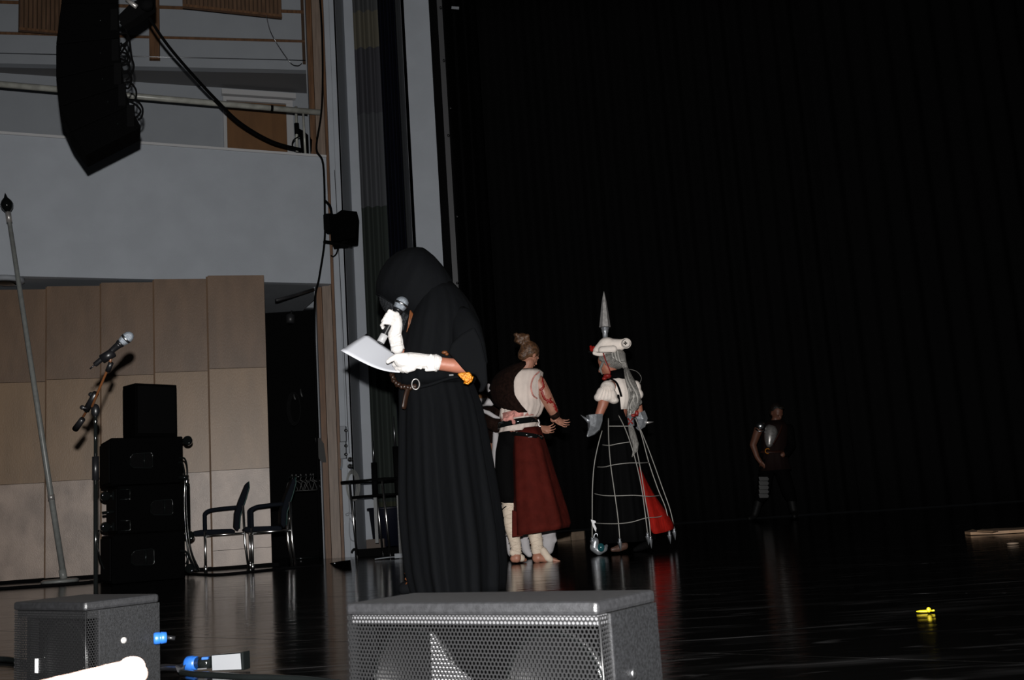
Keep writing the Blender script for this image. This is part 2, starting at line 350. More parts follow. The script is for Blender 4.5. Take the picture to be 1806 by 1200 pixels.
mb = MB().hexa([onU(s, o)+V((0, 0, z)) for z in (6.26, 9.4) for s, o in ((cols[0][1]+.005, -.03), (cols[1][0]-.005, -.03), (cols[1][0]-.005, .0), (cols[0][1]+.005, .0))]); part('wood_batten', mb, 'oak', uw)
mb = MB().hexa([onU(s, o)+V((0, 0, z)) for z in (6.16, 6.236) for s, o in ((-6.5, -.02), (.3, -.02), (.3, .1), (-6.5, .1))]); part('bottom_trim', mb, 'gallery_paint', uw)
# timber ribs between the white panels
for a, b in ((zr[2], zr[3]), (zr[4], zr[5]), (zr[6], zr[7])):
    mb = MB().hexa([onU(s, o)+V((0, 0, z)) for z in (a+.003, b-.003) for s, o in ((-6.5, .004), (.3, .004), (.3, .028), (-6.5, .028))]); part('wood_strip', mb, 'oak', uw)
# hung slatted wood panels
def slat_panel(x0, y0, x1, y1, Y, label, n, hgt=1.4):
    a = at(x0, y0, Y); b = at(x1, y1, Y+.35); 
    t = thing('slatted_panel', label, 'acoustic panel', (a+b)/2)
    up = V((0, 0, hgt)); nrm = (b-a).cross(up).normalized()
    mb = MB().extrude([a, b, b+up, a+up], -nrm*.02); part('backing', mb, 'oak_dark', t)
    for i in range(n):
        p = a.lerp(b, (i+.15)/n); q = a.lerp(b, (i+.85)/n)
        part('slat', MB().extrude([p+nrm*.022, q+nrm*.022, q+up+nrm*.022, p+up+nrm*.022], -nrm*.021), 'slat', t)
    mb = MB().extrude([a-up*.01+nrm*.03, b-up*.01+nrm*.03, b+up*.012+nrm*.03, a+up*.012+nrm*.03], -nrm*.055); part('edge_rail', mb, 'oak', t)
    for s in (.15, .85):
        p = a.lerp(b, s)+up; part('hanging_wire', MB().tube([p, p+V((0, 0, 1.2))], .006, 5), 'steel', t)
slat_panel(33, 52, 118, 60, 11.5, 'reddish brown slatted wood panel partly behind the hanging loudspeaker array', 11)
slat_panel(322, 11, 497, 30, 11.6, 'long slatted wood panel hanging above the gallery rail, right of the array', 24)
# gallery door
dl = thing('door_1', 'brown wooden gallery door in a white frame behind the rail', 'door', at(455, 262, 13.2)); dl['kind'] = 'structure'
def onGp(x, y, off):
    d = ray(x, y); n = V((-GB.y, GB.x, 0)); t = (gb+n*off-V((CAM.x, CAM.y, 0))).dot(n)/d.dot(n); return CAM+d*t
def gpanel(x0, x1, z0, z1, off, th):
    a = onGp(x0, 200, -off); b = onGp(x1, 205, -off); n = V((-GB.y, GB.x, 0)); a.z = b.z = z0
    return MB().extrude([a, b, b+V((0, 0, z1-z0)), a+V((0, 0, z1-z0))], n*th)
part('door_leaf', gpanel(400, 505, 3.22, 5.98, .04, .035), 'door_wood', dl)
part('frame_left', gpanel(394, 400, 3.22, 6.04, .06, .055), 'white_gloss', dl)
part('frame_right', gpanel(505, 517, 3.22, 6.04, .06, .055), 'white_gloss', dl)
part('frame_head', gpanel(394, 517, 5.99, 6.04, .065, .06), 'white_gloss', dl)
part('door_track', gpanel(392, 523, 6.06, 6.13, .10, .095), 'white_gloss', dl)
# gallery rail
rt = thing('gallery_rail', 'pale painted tube rail with brackets running above the white gallery front', 'rail', at(300, 172, 11.2))
ra = at(-60, 151, 10.4); rb = at(567, 192, 11.9); ra.z = rb.z = (ra.z+rb.z)/2
part('rail_tube', MB().tube([ra, rb], .035, 12), 'rail_paint', rt)
for x in (-50, 530):
    f = (x+60)/627; p = ra.lerp(rb, f); q = V((p.x, p.y+.02, 4.69)); part('rail_post', MB().tube([p, q+V((0, .03, 0))], .014, 8), 'rail_paint', rt)
for f in (.84,):
    p = ra.lerp(rb, f); part('tape_band', MB().tube([p, p+(rb-ra).normalized()*.03], .037, 12), 'matte_black', rt)
# ---------------------------------------------------------------- proscenium: pilaster, white columns, curtains, drapes
def vboard(name, x0, x1, Y, z0, z1, th, m, parent=None, ref=700, **k):
    a = at(x0, ref, Y).x; b = at(x1, ref, Y).x
    return struct(name, MB().hexa([V((x, y, z)) for z in (z0, z1) for x, y in ((a, Y), (b, Y), (b, Y+th), (a, Y+th))]), m, parent, **k)
pil = vboard('trim_1', 561, 596, 12.10, 0, 10, .3, 'oak_dark')
vboard('edge_bead', 560.5, 562.5, 12.02, 0, 10, .06, 'grey_paint', pil)
vboard('wood_board', 564.5, 574, 12.05, 0, 10, .05, 'oak', pil)
vboard('wood_board', 575, 591, 12.0, 0, 10, .09, 'oak_light', pil)
vboard('wood_board', 592, 596.5, 11.97, 0, 10, .12, 'oak', pil)
c1 = vboard('wall_column', 597.5, 619, 12.0, 0, 10, .7, 'white_paint')
vboard('joint_strip', 607, 608, 11.997, 0, 10, .003, 'grey_paint', c1)
mb = MB()
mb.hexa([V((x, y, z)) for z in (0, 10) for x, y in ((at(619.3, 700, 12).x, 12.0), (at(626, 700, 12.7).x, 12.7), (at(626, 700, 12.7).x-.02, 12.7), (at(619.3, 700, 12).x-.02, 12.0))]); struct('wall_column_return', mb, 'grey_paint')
vboard('wall_behind_column', 624, 652, 12.7, 0, 10, .1, 'white_paint')
def curtain(name, x0, x1, Y, z0, z1, amp, waves, m, label, cat='curtain', nx=90, slope=0, kind=None):
    a = at(x0, 700, Y).x; b = at(x1, 700, Y).x; rows_ = []
    for iz in range(9):
        z = z0+(z1-z0)*iz/8; row = []
        for i in range(nx+1):
            f = i/nx; row.append(V((a+(b-a)*f, Y+slope*f+amp*math.sin(f*waves*2*math.pi+.4*math.sin(3*f*6))*(1-.2*iz/8)+amp*.3*math.sin(f*waves*4.7+iz*.3), z)))
        rows_.append(row)
    mb = MB().grid(rows_)
    o = single(name, mb, m, label, cat, (a, Y, z0), solid=.006)
    if kind: o['kind'] = kind
    return o
curtain('curtain', 652, 700, 12.55, .03, 10, .032, 3, 'banded', 'dark grey green curtain with pale horizontal bands beside the white column', )
curtain('curtain', 699, 731, 12.35, .03, 10, .03, 5, 'bluecurtain', 'narrow blue black curtain between the banded curtain and white column', )
mb = MB(); xa = at(731, 700, 12.5).x; xb = at(742, 700, 11.9).x
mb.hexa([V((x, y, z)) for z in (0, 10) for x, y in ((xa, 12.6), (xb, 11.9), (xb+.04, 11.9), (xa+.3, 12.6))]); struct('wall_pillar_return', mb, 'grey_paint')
vboard('wall_pillar', 742.3, 795, 11.9, 0, 10, .6, 'white_paint')
vboard('trim_2', 795.5, 810, 11.85, 0, 10, .5, 'matte_black')
gs = vboard('trim_3', 810.5, 820, 11.83, 0, 10, .04, mat('grey_strip', (.06, .06, .064), .5))
for y in (15, 108, 192, 240, 383, 500, 620):
    xx = 786+(y-108)*.06
    p = at(xx+(4 if y in (192, 383) else -3), y, 11.8); part('bolt', MB().lathe([(.014, 0), (.014, .03), (.008, .034)], p, (0, -1, 0), 8), 'black_plastic', gs)
curtain('stage_drape', 812, 1500, 17.6, .02, 10, .05, 22, 'drape', 'black stage drape hanging behind the armoured person and the two costumed people', nx=320, kind='structure')
curtain('stage_drape', 1490, 2700, 17.2, .02, 10, .05, 30, 'drape', 'black stage drape closing the far right side of the stage', nx=320, kind='structure')
curtain('stage_drape', 812, 880, 12.3, .02, 10, .06, 4, 'drape', 'narrow black side drape immediately right of the grey metal strip', slope=1.5, kind='structure')
bpy.data.objects['stage_drape.002'].data.materials[0] = M_['matte_black']
part('cue_tag', MB().box(at(803, 14, 11.82), (.09, .01, .032), 0, Matrix.Rotation(.15, 3, 'Y')), 'grey_paint', gs)
# ================================================================ equipment
# --- hanging line array
Yl = 7.0
Lp = [(118, -75), (108, 5), (99, 78), (99, 138), (104, 188), (124, 233), (152, 274)]
Rp = [(206, -75), (209, 5), (211, 66), (213, 112), (219, 150), (229, 186), (249, 224)]
la = thing('line_array_speaker', 'curved black line array loudspeaker hanging at upper left over the stage', 'loudspeaker', at(150, 274, Yl+.1))
ext = V((-.10, .26, 0))
for i in range(6):
    g = .5
    a, b, c, d = at(Lp[i][0], Lp[i][1]+g, Yl), at(Rp[i][0], Rp[i][1]+g, Yl), at(Rp[i+1][0], Rp[i+1][1]-g, Yl), at(Lp[i+1][0], Lp[i+1][1]-g, Yl)
    cab = part('cabinet', MB().extrude([a, b, c, d], ext), 'speaker_dark', la, bevel=.006)
    m_ = (b+c)/2
    part('rigging_plate', MB().box(m_+V((-.03, -.008, 0)), (.05, .014, .16)), 'matte_black', cab)
    part('bolt', MB().lathe([(.006, 0), (.006, .014), (.001, .016)], b.lerp(a, .30)*.5+c.lerp(d, .30)*.5, (0, -1, 0), 8), 'black_gloss', cab)
# top rigging arm with cable
part('rigging_arm', MB().extrude([at(206, 30, Yl+.1), at(228, 8, Yl+.1), at(268, -16, Yl+.1), at(268, 12, Yl+.1), at(240, 32, Yl+.1), at(218, 46, Yl+.1)], (0, .08, 0)), 'matte_black', la)
part('rigging_tube', MB().tube([at(224, 0, Yl+.02), at(241, 12, Yl+.02)], .017, 10), 'silver_matte', la)
part('pulley', MB().lathe([(.05, 0), (.05, .06)], at(255, 3, Yl+.05), (0, 1, 0), 16), 'matte_black', la)
part('hoist_chain', MB().tube([at(262, -10, Yl+.14), at(262, -10, Yl+.14)+V((0, 0, 2.4))], .012, 6), 'matte_black', la)
part('hoist_chain', MB().tube([at(150, -70, Yl+.14), at(150, -70, Yl+.14)+V((0, 0, 2.4))], .012, 6), 'matte_black', la)
loops = [[(211, 60), (226, 62), (232, 100), (236, 118), (230, 134), (222, 142)], [(213, 76), (222, 88), (229, 104), (226, 112), (214, 116)], [(213, 104), (226, 110), (228, 122), (218, 126), (214, 118)],
         [(215, 130), (226, 128), (232, 140), (226, 156), (216, 150)], [(217, 146), (230, 146), (240, 160), (238, 176), (224, 180), (218, 170)], [(222, 178), (240, 178), (251, 190), (250, 206), (243, 212)],
         [(220, 176), (238, 184), (248, 196), (240, 208)], [(214, 92), (224, 96), (224, 108), (212, 112)], [(212, 40), (222, 52), (224, 74), (212, 96)], [(220, 44), (225, 70), (214, 82), (212, 90)]]
for l in loops:
    part('signal_cable', MB().tube(bez([at(x, y, Yl+.08+.01*loops.index(l)) for x, y in l], 6), .0075, 6), 'matte_black', la)
# long slack cable to the gallery
single('slack_cable', MB().tube(bez([at(250, 8, 7.1), at(285, 65, 8), at(325, 115, 9), (at(380, 175, 10)), at(425, 218, 10.8), at(480, 250, 11.4), at(530, 264, 11.9)], 8), [.011+.010*i/48 for i in range(49)], 8), 'matte_black', 'thick black cable sagging from the hanging array to the gallery edge', 'cable', at(250, 8, 7.1))
single('thin_wire', MB().tube(bez([at(470, 28, 11.7), at(480, 62, 12.2), at(510, 108, 12.3), at(524, 116, 12.4), at(532, 112, 12.5)], 6), .005, 5), 'steel', 'thin loose wire dangling from the long slatted panel', 'wire', at(470, 28, 11.7))
mb = MB(); a = onU(uz(0, 100)[0]-.3, -.05); a.z = uz(0, 97)[1]; b = onU(.05, -.05); b.z = a.z
single('tension_wire', MB().tube([a, b], .006, 5), 'steel', 'thin wire stretched along the bottom of the upper white wall', 'wire', a)
# gallery monitor speaker
gm = thing('gallery_speaker', 'small black wedge speaker on a thin stand at the right end of the gallery', 'loudspeaker', at(538, 262, 12.1))
part('cabinet', MB().extrude([at(526, 226, 12.05), at(535, 230, 12.05), at(552, 246, 12.05), at(551, 269, 12.05), at(532, 269, 12.05)], (0, .3, 0)), 'speaker_dark', gm, bevel=.01)
part('stand_pole', MB().tube([at(522, 188, 12.04), at(524, 268, 12.04)], .017, 8), 'rail_paint', gm)
part('clamp', MB().tube([at(523, 218, 12.02), at(524, 236, 12.02)], .03, 8), 'matte_black', gm)
part('cable_loop', MB().tube(bez([at(530, 240, 12.0), at(518, 247, 12.0), at(516, 258, 12.0), at(526, 264, 12.0)], 5), .008, 6), 'matte_black', gm)
# cable down the pilaster and wall mounted speaker
single('pilaster_cable', MB().tube(bez([at(563, -20, 11.93), at(568, 60, 11.93), at(569, 150, 11.93), at(566, 205, 11.8), at(558, 262, 11.7), at(570, 290, 11.7), at(573, 380, 11.7), at(572, 430, 11.7), at(563, 490, 11.7), at(555, 540, 11.7), at(557, 700, 11.8), at(565, 985, 11.9)], 6), .013, 6), 'matte_black', 'long black cable running down the wooden pilaster past the wall speaker', 'cable', at(565, 985, 11.9))
ws = thing('wall_speaker', 'black box speaker bracketed to the white column beside the gallery front', 'loudspeaker', at(590, 430, 11.6))
part('cabinet', MB().extrude([at(602, 370, 11.45), at(630, 373, 11.45), at(628, 419, 11.45), at(584, 427, 11.45), at(580, 378, 11.45), at(592, 377, 11.45)], (-.03, .35, 0)), 'speaker_dark', ws, bevel=.01)
part('rear_housing', MB().box(at(582, 395, 11.62), (.12, .2, .2)), 'matte_black', ws, bevel=.02)
part('shelf_plate', MB().hexa([at(*p, y)+V((0, 0, z)) for z in (-.01, .01) for p, y in (((583, 428), 11.45), ((620, 435), 11.35), ((632, 424), 11.8), ((590, 420), 11.85))]), 'matte_black', ws)
part('bracket_arm', MB().tube([at(572, 427, 11.75), at(606, 430, 11.6)], .022, 8), 'matte_black', ws)
part('mount_knob', MB().lathe([(.05, 0), (.05, .07)], at(607, 436, 11.55), (0, 0, 1), 12), 'matte_black', ws)
part('power_cable', MB().tube(bez([at(573, 354, 11.9), at(582, 364, 11.8), at(585, 378, 11.7)], 6), .016, 6), 'matte_black', ws)
part('power_cable', MB().tube(bez([at(597, 432, 11.7), at(594, 446, 11.8), at(588, 453, 11.95), at(584, 451, 11.97)], 6), .009, 6), 'matte_black', ws)
# under-gallery spotlight
cl = thing('ceiling_spotlight', 'dark round spotlight with a small bright glint under the gallery ceiling', 'spotlight', at(12, 506, 10.65))
pz = at(12, 506, 10.65); part('rim', MB().lathe([(.17, .04), (.17, 0), (.14, -.015), (.12, 0)], V((pz.x, pz.y, 3.09)), n=28), 'grey_paint', cl)
part('lamp_glass', MB().ell(V((pz.x, pz.y, 3.09)), (.12, .12, .035), n=20), 'black_gloss', cl)
part('lamp_stem', MB().lathe([(.03, 0), (.03, .06)], V((pz.x, pz.y, 3.09)), n=10), 'matte_black', cl)
# --- flagpole
fb = floor_at(113, 1027); fb.z = 0
fp = thing('flagpole', 'tall grey leaning flagpole with dark onion-shaped finial on a round base', 'flagpole', fb)
part('base_disc', MB().lathe([(.17, 0), (.17, .02), (.15, .03), (.03, .035)], fb+V((-.04, 0, 0)), n=32), 'grey_pole', fp)
ft = at(14, 374, 9.75)
ax = (ft-fb).normalized()
part('socket', MB().tube([fb+V((0, 0, .01)), fb+ax*.12], .034, 14), 'grey_pole', fp)
part('pole', MB().tube([fb+V((0, 0, .03)), fb+ax*((ft-fb).length*.27), ft], [.028, .027, .020], 14), 'grey_pole', fp)
part('joint_collar', MB().tube([fb+ax*((ft-fb).length*.222), fb+ax*((ft-fb).length*.236)], .031, 14), 'silver_matte', fp)
part('top_ferrule', MB().tube([ft-ax*.10, ft], .026, 12), 'silver_matte', fp)
part('finial', MB().lathe([(.02, 0), (.03, .01), (.052, .04), (.060, .075), (.045, .11), (.018, .14), (.006, .175), (0, .19)], ft, ax, 20), 'black_gloss', fp)
# --- microphone stand + microphone
Ym = 5.95
mbse = floor_at(169, 1092); Ym = mbse.y; mbse.z = 0
ms = thing('microphone_stand', 'black microphone stand with an orange brown tilted boom beside the speaker stack', 'microphone stand', mbse)
top = at(165, 728, Ym); top.x = mbse.x; 
part('base_plate', MB().lathe([(.13, 0), (.13, .018), (.03, .035), (.015, .05)], mbse, n=28), 'matte_black', ms)
zt = top.z
part('lower_tube', MB().tube([mbse+V((0, 0, .04)), V((mbse.x, mbse.y, .80*zt-.1))], .0105, 12), 'black_gloss', ms)
part('clutch_grip', MB().tube([V((mbse.x, mbse.y, .80*zt-.14)), V((mbse.x, mbse.y, .80*zt-.02))], .017, 12), 'black_plastic', ms)
part('upper_tube', MB().tube([V((mbse.x, mbse.y, .80*zt-.04)), V((mbse.x, mbse.y, zt))], .0085, 12), 'black_gloss', ms)
part('clamp_joint', MB().ell(V((mbse.x, mbse.y, zt+.01)), (.022, .02, .035)), 'black_plastic', ms)
part('silver_ring', MB().tube([V((mbse.x, mbse.y, zt-.05)), V((mbse.x, mbse.y, zt-.042))], .011, 12), 'chrome', ms)
bt = at(133, 757, Ym+.12); bh = at(194, 642, Ym-.18)
jn = (at(163, 716, Ym-.03)); 
part('boom_rod', MB().tube([bt, at(155, 722, Ym+.05), jn, at(176, 684, Ym-.10), bh, at(195, 632, Ym-.2)], .0062, 10), 'orange_rod', ms)
part('counterweight', MB().tube([bt, bt.lerp(jn, .42)], [.017, .015], 12), 'black_plastic', ms)
part('boom_clamp', MB().tube([at(152, 724, Ym), at(169, 694, Ym-.06)], .017, 10), 'black_plastic', ms)
for x, y in ((145, 719), (160, 696)):
    p = at(x, y, Ym-.04); part('wing_knob', MB().tube([p, at(x+9, y+2, Ym-.03)], .006, 8).ell(p, (.013, .006, .012)), 'black_plastic', ms)
part('clip_joint', MB().tube([at(190, 655, Ym-.17), at(196, 640, Ym-.19)], .013, 10), 'black_plastic', ms)
part('microphone_clip', MB().tube([at(180, 634, Ym-.2), at(200, 622, Ym-.2)], .024, 12), 'black_plastic', ms)
def microphone(label, tail, head, r, back_label=False, holder=''):
    t = thing('microphone', label, 'microphone', tail)
    d = (head-tail); L = d.length; d.normalize(); h = r
    part('handle', MB().lathe([(h*.75, 0), (h*.85, .005), (h*.85, L*.25), (h*.9, L*.5), (h*1.15, L*.74), (h*1.3, L*.77)], tail, d, 18), 'black_plastic', t)
    if back_label: part('handle_band', MB().lathe([(h*.9, 0), (h*1.02, .002), (h*1.02, .045), (h*.9, .047)], tail+d*.003, d, 18), 'white_gloss', t)
    else: part('antenna', MB().tube([tail-d*.03, tail], .004, 8), 'black_plastic', t)
    c = tail+d*(L*.77)
    part('collar_ring', MB().lathe([(h*1.3, 0), (h*1.42, .004), (h*1.42, .010), (h*1.3, .014)], c, d, 20), 'black_plastic', t)
    part('grille_head', MB().lathe([(h*1.25, .012), (h*1.5, .020), (h*1.72, .040), (h*1.74, .055), (h*1.55, .069), (h*1.0, .080), (h*.4, .085), (0, .086)], c, d, 22), 'mesh_steel', t)
    part('grille_band', MB().lathe([(h*1.72, .038), (h*1.81, .041), (h*1.81, .047), (h*1.74, .050)], c, d, 22), 'steel', t)
    return t
microphone('black microphone with silver head clipped on the boom stand at left', at(167, 644, Ym-.2), at(223, 597, Ym-.2), .0155)
# --- speaker stack
def rectbox(C0, Rv, Lv, z0, z1):
    C0, Rv, Lv = V(C0), V(Rv), V(Lv); C0.z = 0
    return MB().hexa([p+V((0, 0, z)) for z in (z0, z1) for p in (C0, C0+Rv, C0+Rv+Lv, C0+Lv)])
Rv = V((.53, .30, 0)); Lv = V((-.29, .51, 0)); rn = Rv.normalized(); ln = Lv.normalized()
zt = at(197, 772, 9.05).z; hh = zt/3
def handle(par, C0, z, f):
    p = V(C0)+Rv*f-ln*.004; p.z = z; pts = []
    poly = [(-.095, -.04), (-.07, -.07), (.07, -.08), (.09, -.065), (.09, .065), (.07, .08), (-.07, .07), (-.095, .04)]
    P = [p+rn*x+V((0, 0, y*.85)) for x, y in poly]
    hd = part('handle_recess', MB().extrude(P, -ln*.003), 'matte_black', par)
    part('handle_rim', MB().tube([q-ln*.006 for q in P], .0055, 6, closed=True), 'black_gloss', hd)
    part('handle_bar', MB().tube([p+rn*.02+V((0, 0, -.06))-ln*.012, p+rn*.02+V((0, 0, .06))-ln*.012], .010, 8), 'black_gloss', hd)
def caster(par, p, d):
    fr = part('caster', MB().tube([p, p+d*.05], .02, 8).box(p, (.02, .07, .07)), 'black_gloss', par)
    part('wheel', MB().lathe([(.028, -.022), (.042, -.018), (.042, .018), (.028, .022)], p+d*.075, (d.y, -d.x, .25), 20).ell(p+d*.075, (.012, .012, .012)), 'black_gloss', fr)
names = ['bottom black subwoofer of the stack on the floor by the plywood wall', 'middle black subwoofer in the stack, castors on its left side', 'upper black subwoofer in the stack, directly beneath the angled speaker']
stk_tops = []
for k in range(3):
    sh = [-.005, .045, -.01][k]
    C0 = at(197, 772, 9.05); C0.z = 0; C0 = C0+rn*sh-ln*(0.0 if k != 1 else .01)
    t = thing('subwoofer', names[k], 'loudspeaker', C0+(Rv+Lv)/2+V((0, 0, hh*k)), 'subwoofers in the stack')
    part('cabinet', rectbox(C0, Rv, Lv, hh*k+.003, hh*(k+1)-.004), 'speaker_dark', t, bevel=.012)
    part('front_grille', rectbox(C0-rn*.012+Lv*.04, rn*.010, Lv*.92, hh*k+.03, hh*(k+1)-.03), 'matte_black', t)
    handle(t, C0, hh*(k+.5), [.42, .60, .42][k])
    if k != 1:
        for f, z in (([(.25, .42)] if k == 2 else [(.25, .36), (.25, .10)])):
            pass
        zs = [hh*2+.40-.02] if k == 2 else [hh-.055, .075]
        for z in zs: caster(t, C0+Rv+Lv*.25+V((0, 0, z)), rn*.9-ln*.35)
    else:
        for z in (hh+.335, hh+.07): 
            caster(t, C0+Lv*.25+V((0, 0, z)), -rn*1.1-ln*.3)
            part('corner_plate', MB().tube([C0-ln*.003+rn*.02+V((0, 0, z-.04)), C0-ln*.003+rn*.10+V((0, 0, z-.04)), C0-ln*.003+rn*.10+V((0, 0, z+.045)), C0-ln*.003+rn*.02+V((0, 0, z+.045))], .005, 6), 'black_gloss', t)
        part('connector', MB().tube([C0+Lv*.2+V((0, 0, hh+.2)), C0+Lv*.2-rn*.11+V((0, 0, hh+.19))], .014, 8), 'black_gloss', t)
tp = thing('top_speaker', 'narrow black speaker turned corner-on, topmost of the stack by the wall', 'loudspeaker', at(238, 768, 9.0))
cz = at(238, 770, 9.0).z; C1 = at(238, 675, 9.1); z1 = C1.z
part('cabinet', rectbox(C1, (.27, .30, 0), (-.17, .16, 0), zt, z1-.004), 'speaker_dark', tp, bevel=.008)
part('front_grille', rectbox(C1+V((-.165, .150, 0)), (.008, -.007, 0), (.0, .001, 0), zt+.03, z1-.04), 'matte_black', tp)
C3 = V((C1.x, C1.y, 0))
part('side_grille', MB().hexa([p+V((0, 0, z)) for z in (zt+.03, z1-.03) for p in (C3+V((.018, .012, 0)), C3+V((.258, .278, 0)), C3+V((.260, .276, 0)), C3+V((.020, .010, 0)))]), 'matte_black', tp)
for i, l in enumerate([[(290, 760), (296, 768), (298, 774)]]):
    part('power_cable', MB().tube(bez([at(x, y, 9.35) for x, y in l], 5), .01, 6), 'matte_black', tp)
single('stack_cable', MB().tube(bez([at(x, y, 9.3) for x, y in [(316, 808), (326, 810), (330, 830), (328, 870), (331, 930), (338, 975), (353, 1008)]], 6), .0085, 6), 'black_gloss', 'outer black cable running down the right side of the subwoofer stack', 'cable', at(353, 1008, 9.3))
single('stack_cable', MB().tube(bez([at(x, y, 9.33) for x, y in [(315, 816), (322, 818), (326, 845), (325, 880), (327, 930), (334, 980), (349, 1009)]], 6), .0085, 6), 'black_gloss', 'inner black cable running down the right side of the subwoofer stack', 'cable', at(349, 1009, 9.33))
single('loop_cable', MB().tube(bez([at(x, y, 9.2) for x, y in [(318, 972), (328, 974), (331, 986), (328, 996)]], 6), .010, 6), 'black_gloss', 'short black cable loop beside the lowest subwoofer', 'cable', at(318, 972, 9.2))
single('side_cable', MB().tube(bez([at(x, y, 9.2) for x, y in [(174, 935), (173, 965), (176, 985), (184, 1005)]], 6), .009, 6), 'black_gloss', 'black cable hanging from the left castors of the middle subwoofer', 'cable', at(184, 1005, 9.2))
single('cable_connector', MB().tube([at(316, 842, 9.2), at(332, 843, 9.2)], .022, 10).tube([at(331, 852, 9.2), at(330, 858, 9.2)], .012, 8), 'black_gloss', 'black plug connector at the right side of the upper subwoofer', 'connector', at(316, 842, 9.2))
single('floor_cable', MB().tube(bez([floor_at(x, y, .01) for x, y in [(325, 1012), (380, 1014), (430, 1010), (470, 1006), (520, 1001), (570, 998)]], 6), .012, 6), 'matte_black', 'thin black cable lying on the floor along the foot of the plywood wall', 'cable', floor_at(325, 1012, 0))
single('floor_cable', MB().tube(bez([floor_at(x, y, .012) for x, y in [(-20, 1040), (40, 1036), (100, 1032), (150, 1028), (178, 1024)]], 6), .014, 6), 'matte_black', 'black cable lying on the floor behind the flagpole base', 'cable', floor_at(40, 1036, 0))
# --- armchairs
def chair(x, y, Yd, label, turn=0.0, fr=.13):
    o = floor_at(x, y); o.z = 0; mp_ = mpp(10.4)
    t = thing('armchair', label, 'chair', o, 'chairs by the plywood wall')
    m = Matrix.Rotation(turn, 3, 'Z')
    def L(a, b, c): return o+m@V((a, b, c))       # a: rearwards (+x), b: away from camera, c: up ; origin = near front foot
    W = .50
    part('seat', MB().extrude([L(-fr, .03, .375), L(-fr+.04, .03, .355), L(.26, .03, .345), L(.285, .03, .36), L(.285, .03, .385), L(.25, .03, .40), L(-.04, .03, .41), L(-fr+.02, .03, .40)], m@V((0, W-.06, 0))), 'chair_cloth', t, bevel=.012)
    bk = [(.305, .37), (.275, .41), (.285, .55), (.33, .68), (.40, .84), (.425, .855), (.43, .80), (.40, .70), (.335, .52), (.325, .40)]
    b_ = part('backrest', MB().extrude([L(a, .04, c) for a, c in bk], m@V((0, W-.08, 0))), 'chair_cloth', t, bevel=.01)
    part('back_piping', MB().tube([L(a, .035, c) for a, c in [(.328, .40), (.338, .52), (.402, .70), (.432, .80), (.427, .855)]], .006, 6), 'chair_edge', b_)
    for s in (0, W):
        part('armrest', MB().tube(bez([L(.0, s, .40), L(.0, s, .53), L(.005, s, .565), L(.05, s, .59), L(.16, s, .60), L(.30, s, .605)], 4), .020, 10), 'chair_cloth', t)
        part('leg', MB().tube([L(0, s, 0), L(0, s, .42)], .0125, 10), 'chrome', t)
        part('leg', MB().tube([L(.405, s, 0), L(.375, s, .25), L(.365, s, .62)], .0125, 10), 'chrome', t)
        part('foot_cap', MB().lathe([(.018, 0), (.018, .05), (.013, .055)], L(0, s, 0), n=10), 'chrome', t)
        part('side_rail', MB().tube([L(0, s, .35), L(.37, s, .35)], .010, 8), 'chrome', t)
    part('cross_rail', MB().tube([L(.0, 0, .35), L(.0, W, .35)], .010, 8), 'chrome', t)
    return t
chair(363, 1010, 10.3, 'dark upholstered armchair with chrome legs nearest the speaker stack', R(17))
chair(446, 1006, 10.3, 'dark upholstered armchair with chrome legs beside the black backstage opening', R(17), .08)
# --- wardrobe area in the opening
gr = thing('garment_rail', 'dark garment rail in the black recess behind the armchairs', 'clothes rail', floor_at(535, 990))
g0 = at(508, 842, 12.0); g1 = at(566, 838, 12.2); g1.z = g0.z
part('rail', MB().tube([g0, g1], .012, 8), 'black_gloss', gr)
for g in (g0, g1): part('upright', MB().tube([V((g.x, g.y, 0)), g], .012, 8), 'black_gloss', gr)
part('base_bar', MB().tube([V((g0.x, g0.y, .02)), V((g1.x, g1.y, .02))], .012, 8), 'black_gloss', gr)
hl = ['leftmost', 'second', 'third', 'fourth', 'fifth', 'sixth', 'rightmost']
M_['hanger_metal'] = mat('hanger_metal', (.07, .07, .07), .5)
for i, f in enumerate([.10, .22, .36, .52, .66, .74, .9]):
    p = g0.lerp(g1, f); w_ = .045+.015*(i % 3); a = .9
    dx = V((w_, .12, 0))
    mb = MB().tube(bez([p+V((0, 0, .01)), p+V((.01, 0, .03)), p+V((.012, 0, -.01)), p+V((0, 0, -.04))], 3), .0035, 5)
    mb.tube([p+V((0, 0, -.04)), p+dx*.6+V((0, 0, -.07)), p+dx+V((0, 0, -.16)), p-dx+V((0, 0, -.16)), p-dx*.6+V((0, 0, -.07)), p+V((0, 0, -.04))], .0045, 5)
    single('coat_hanger', mb, 'hanger_metal', '%s empty wire coat hanger on the rail in the dark recess' % hl[i], 'coat hanger', p, 'coat hangers on the rail')
M_['dim_cable'] = mat('dim_cable', (.02, .02, .022), .4)
cc = at(520, 722, 12.9)
mb = MB()
for k in range(4):
    mb.tube([cc+V((math.sin(a)*(.06+.008*k), -.02*k, math.cos(a)*(.17+.012*k))) for a in [2*math.pi*i/24 for i in range(24)]], .008, 6, closed=True)
cl_ = single('hanging_cable_coil', mb, 'drape', 'coiled dark cable hung on a hook in the black recess', 'cable coil', cc)
mb = MB().tube(bez([at(518, 693, 12.95), at(519, 700, 12.8), at(521, 705, 12.8)], 4), .01, 6)
single('wall_hook', mb, 'hanger_metal', 'small metal hook above the coiled dark cable in the recess', 'hook', at(518, 693, 12.95))
single('wall_hook', MB().tube(bez([at(530, 686, 12.95), at(531, 694, 12.8), at(533, 700, 12.8)], 4), .01, 6), 'hanger_metal', 'metal hook right of the coiled dark cable in the recess', 'hook', at(530, 686, 12.95))
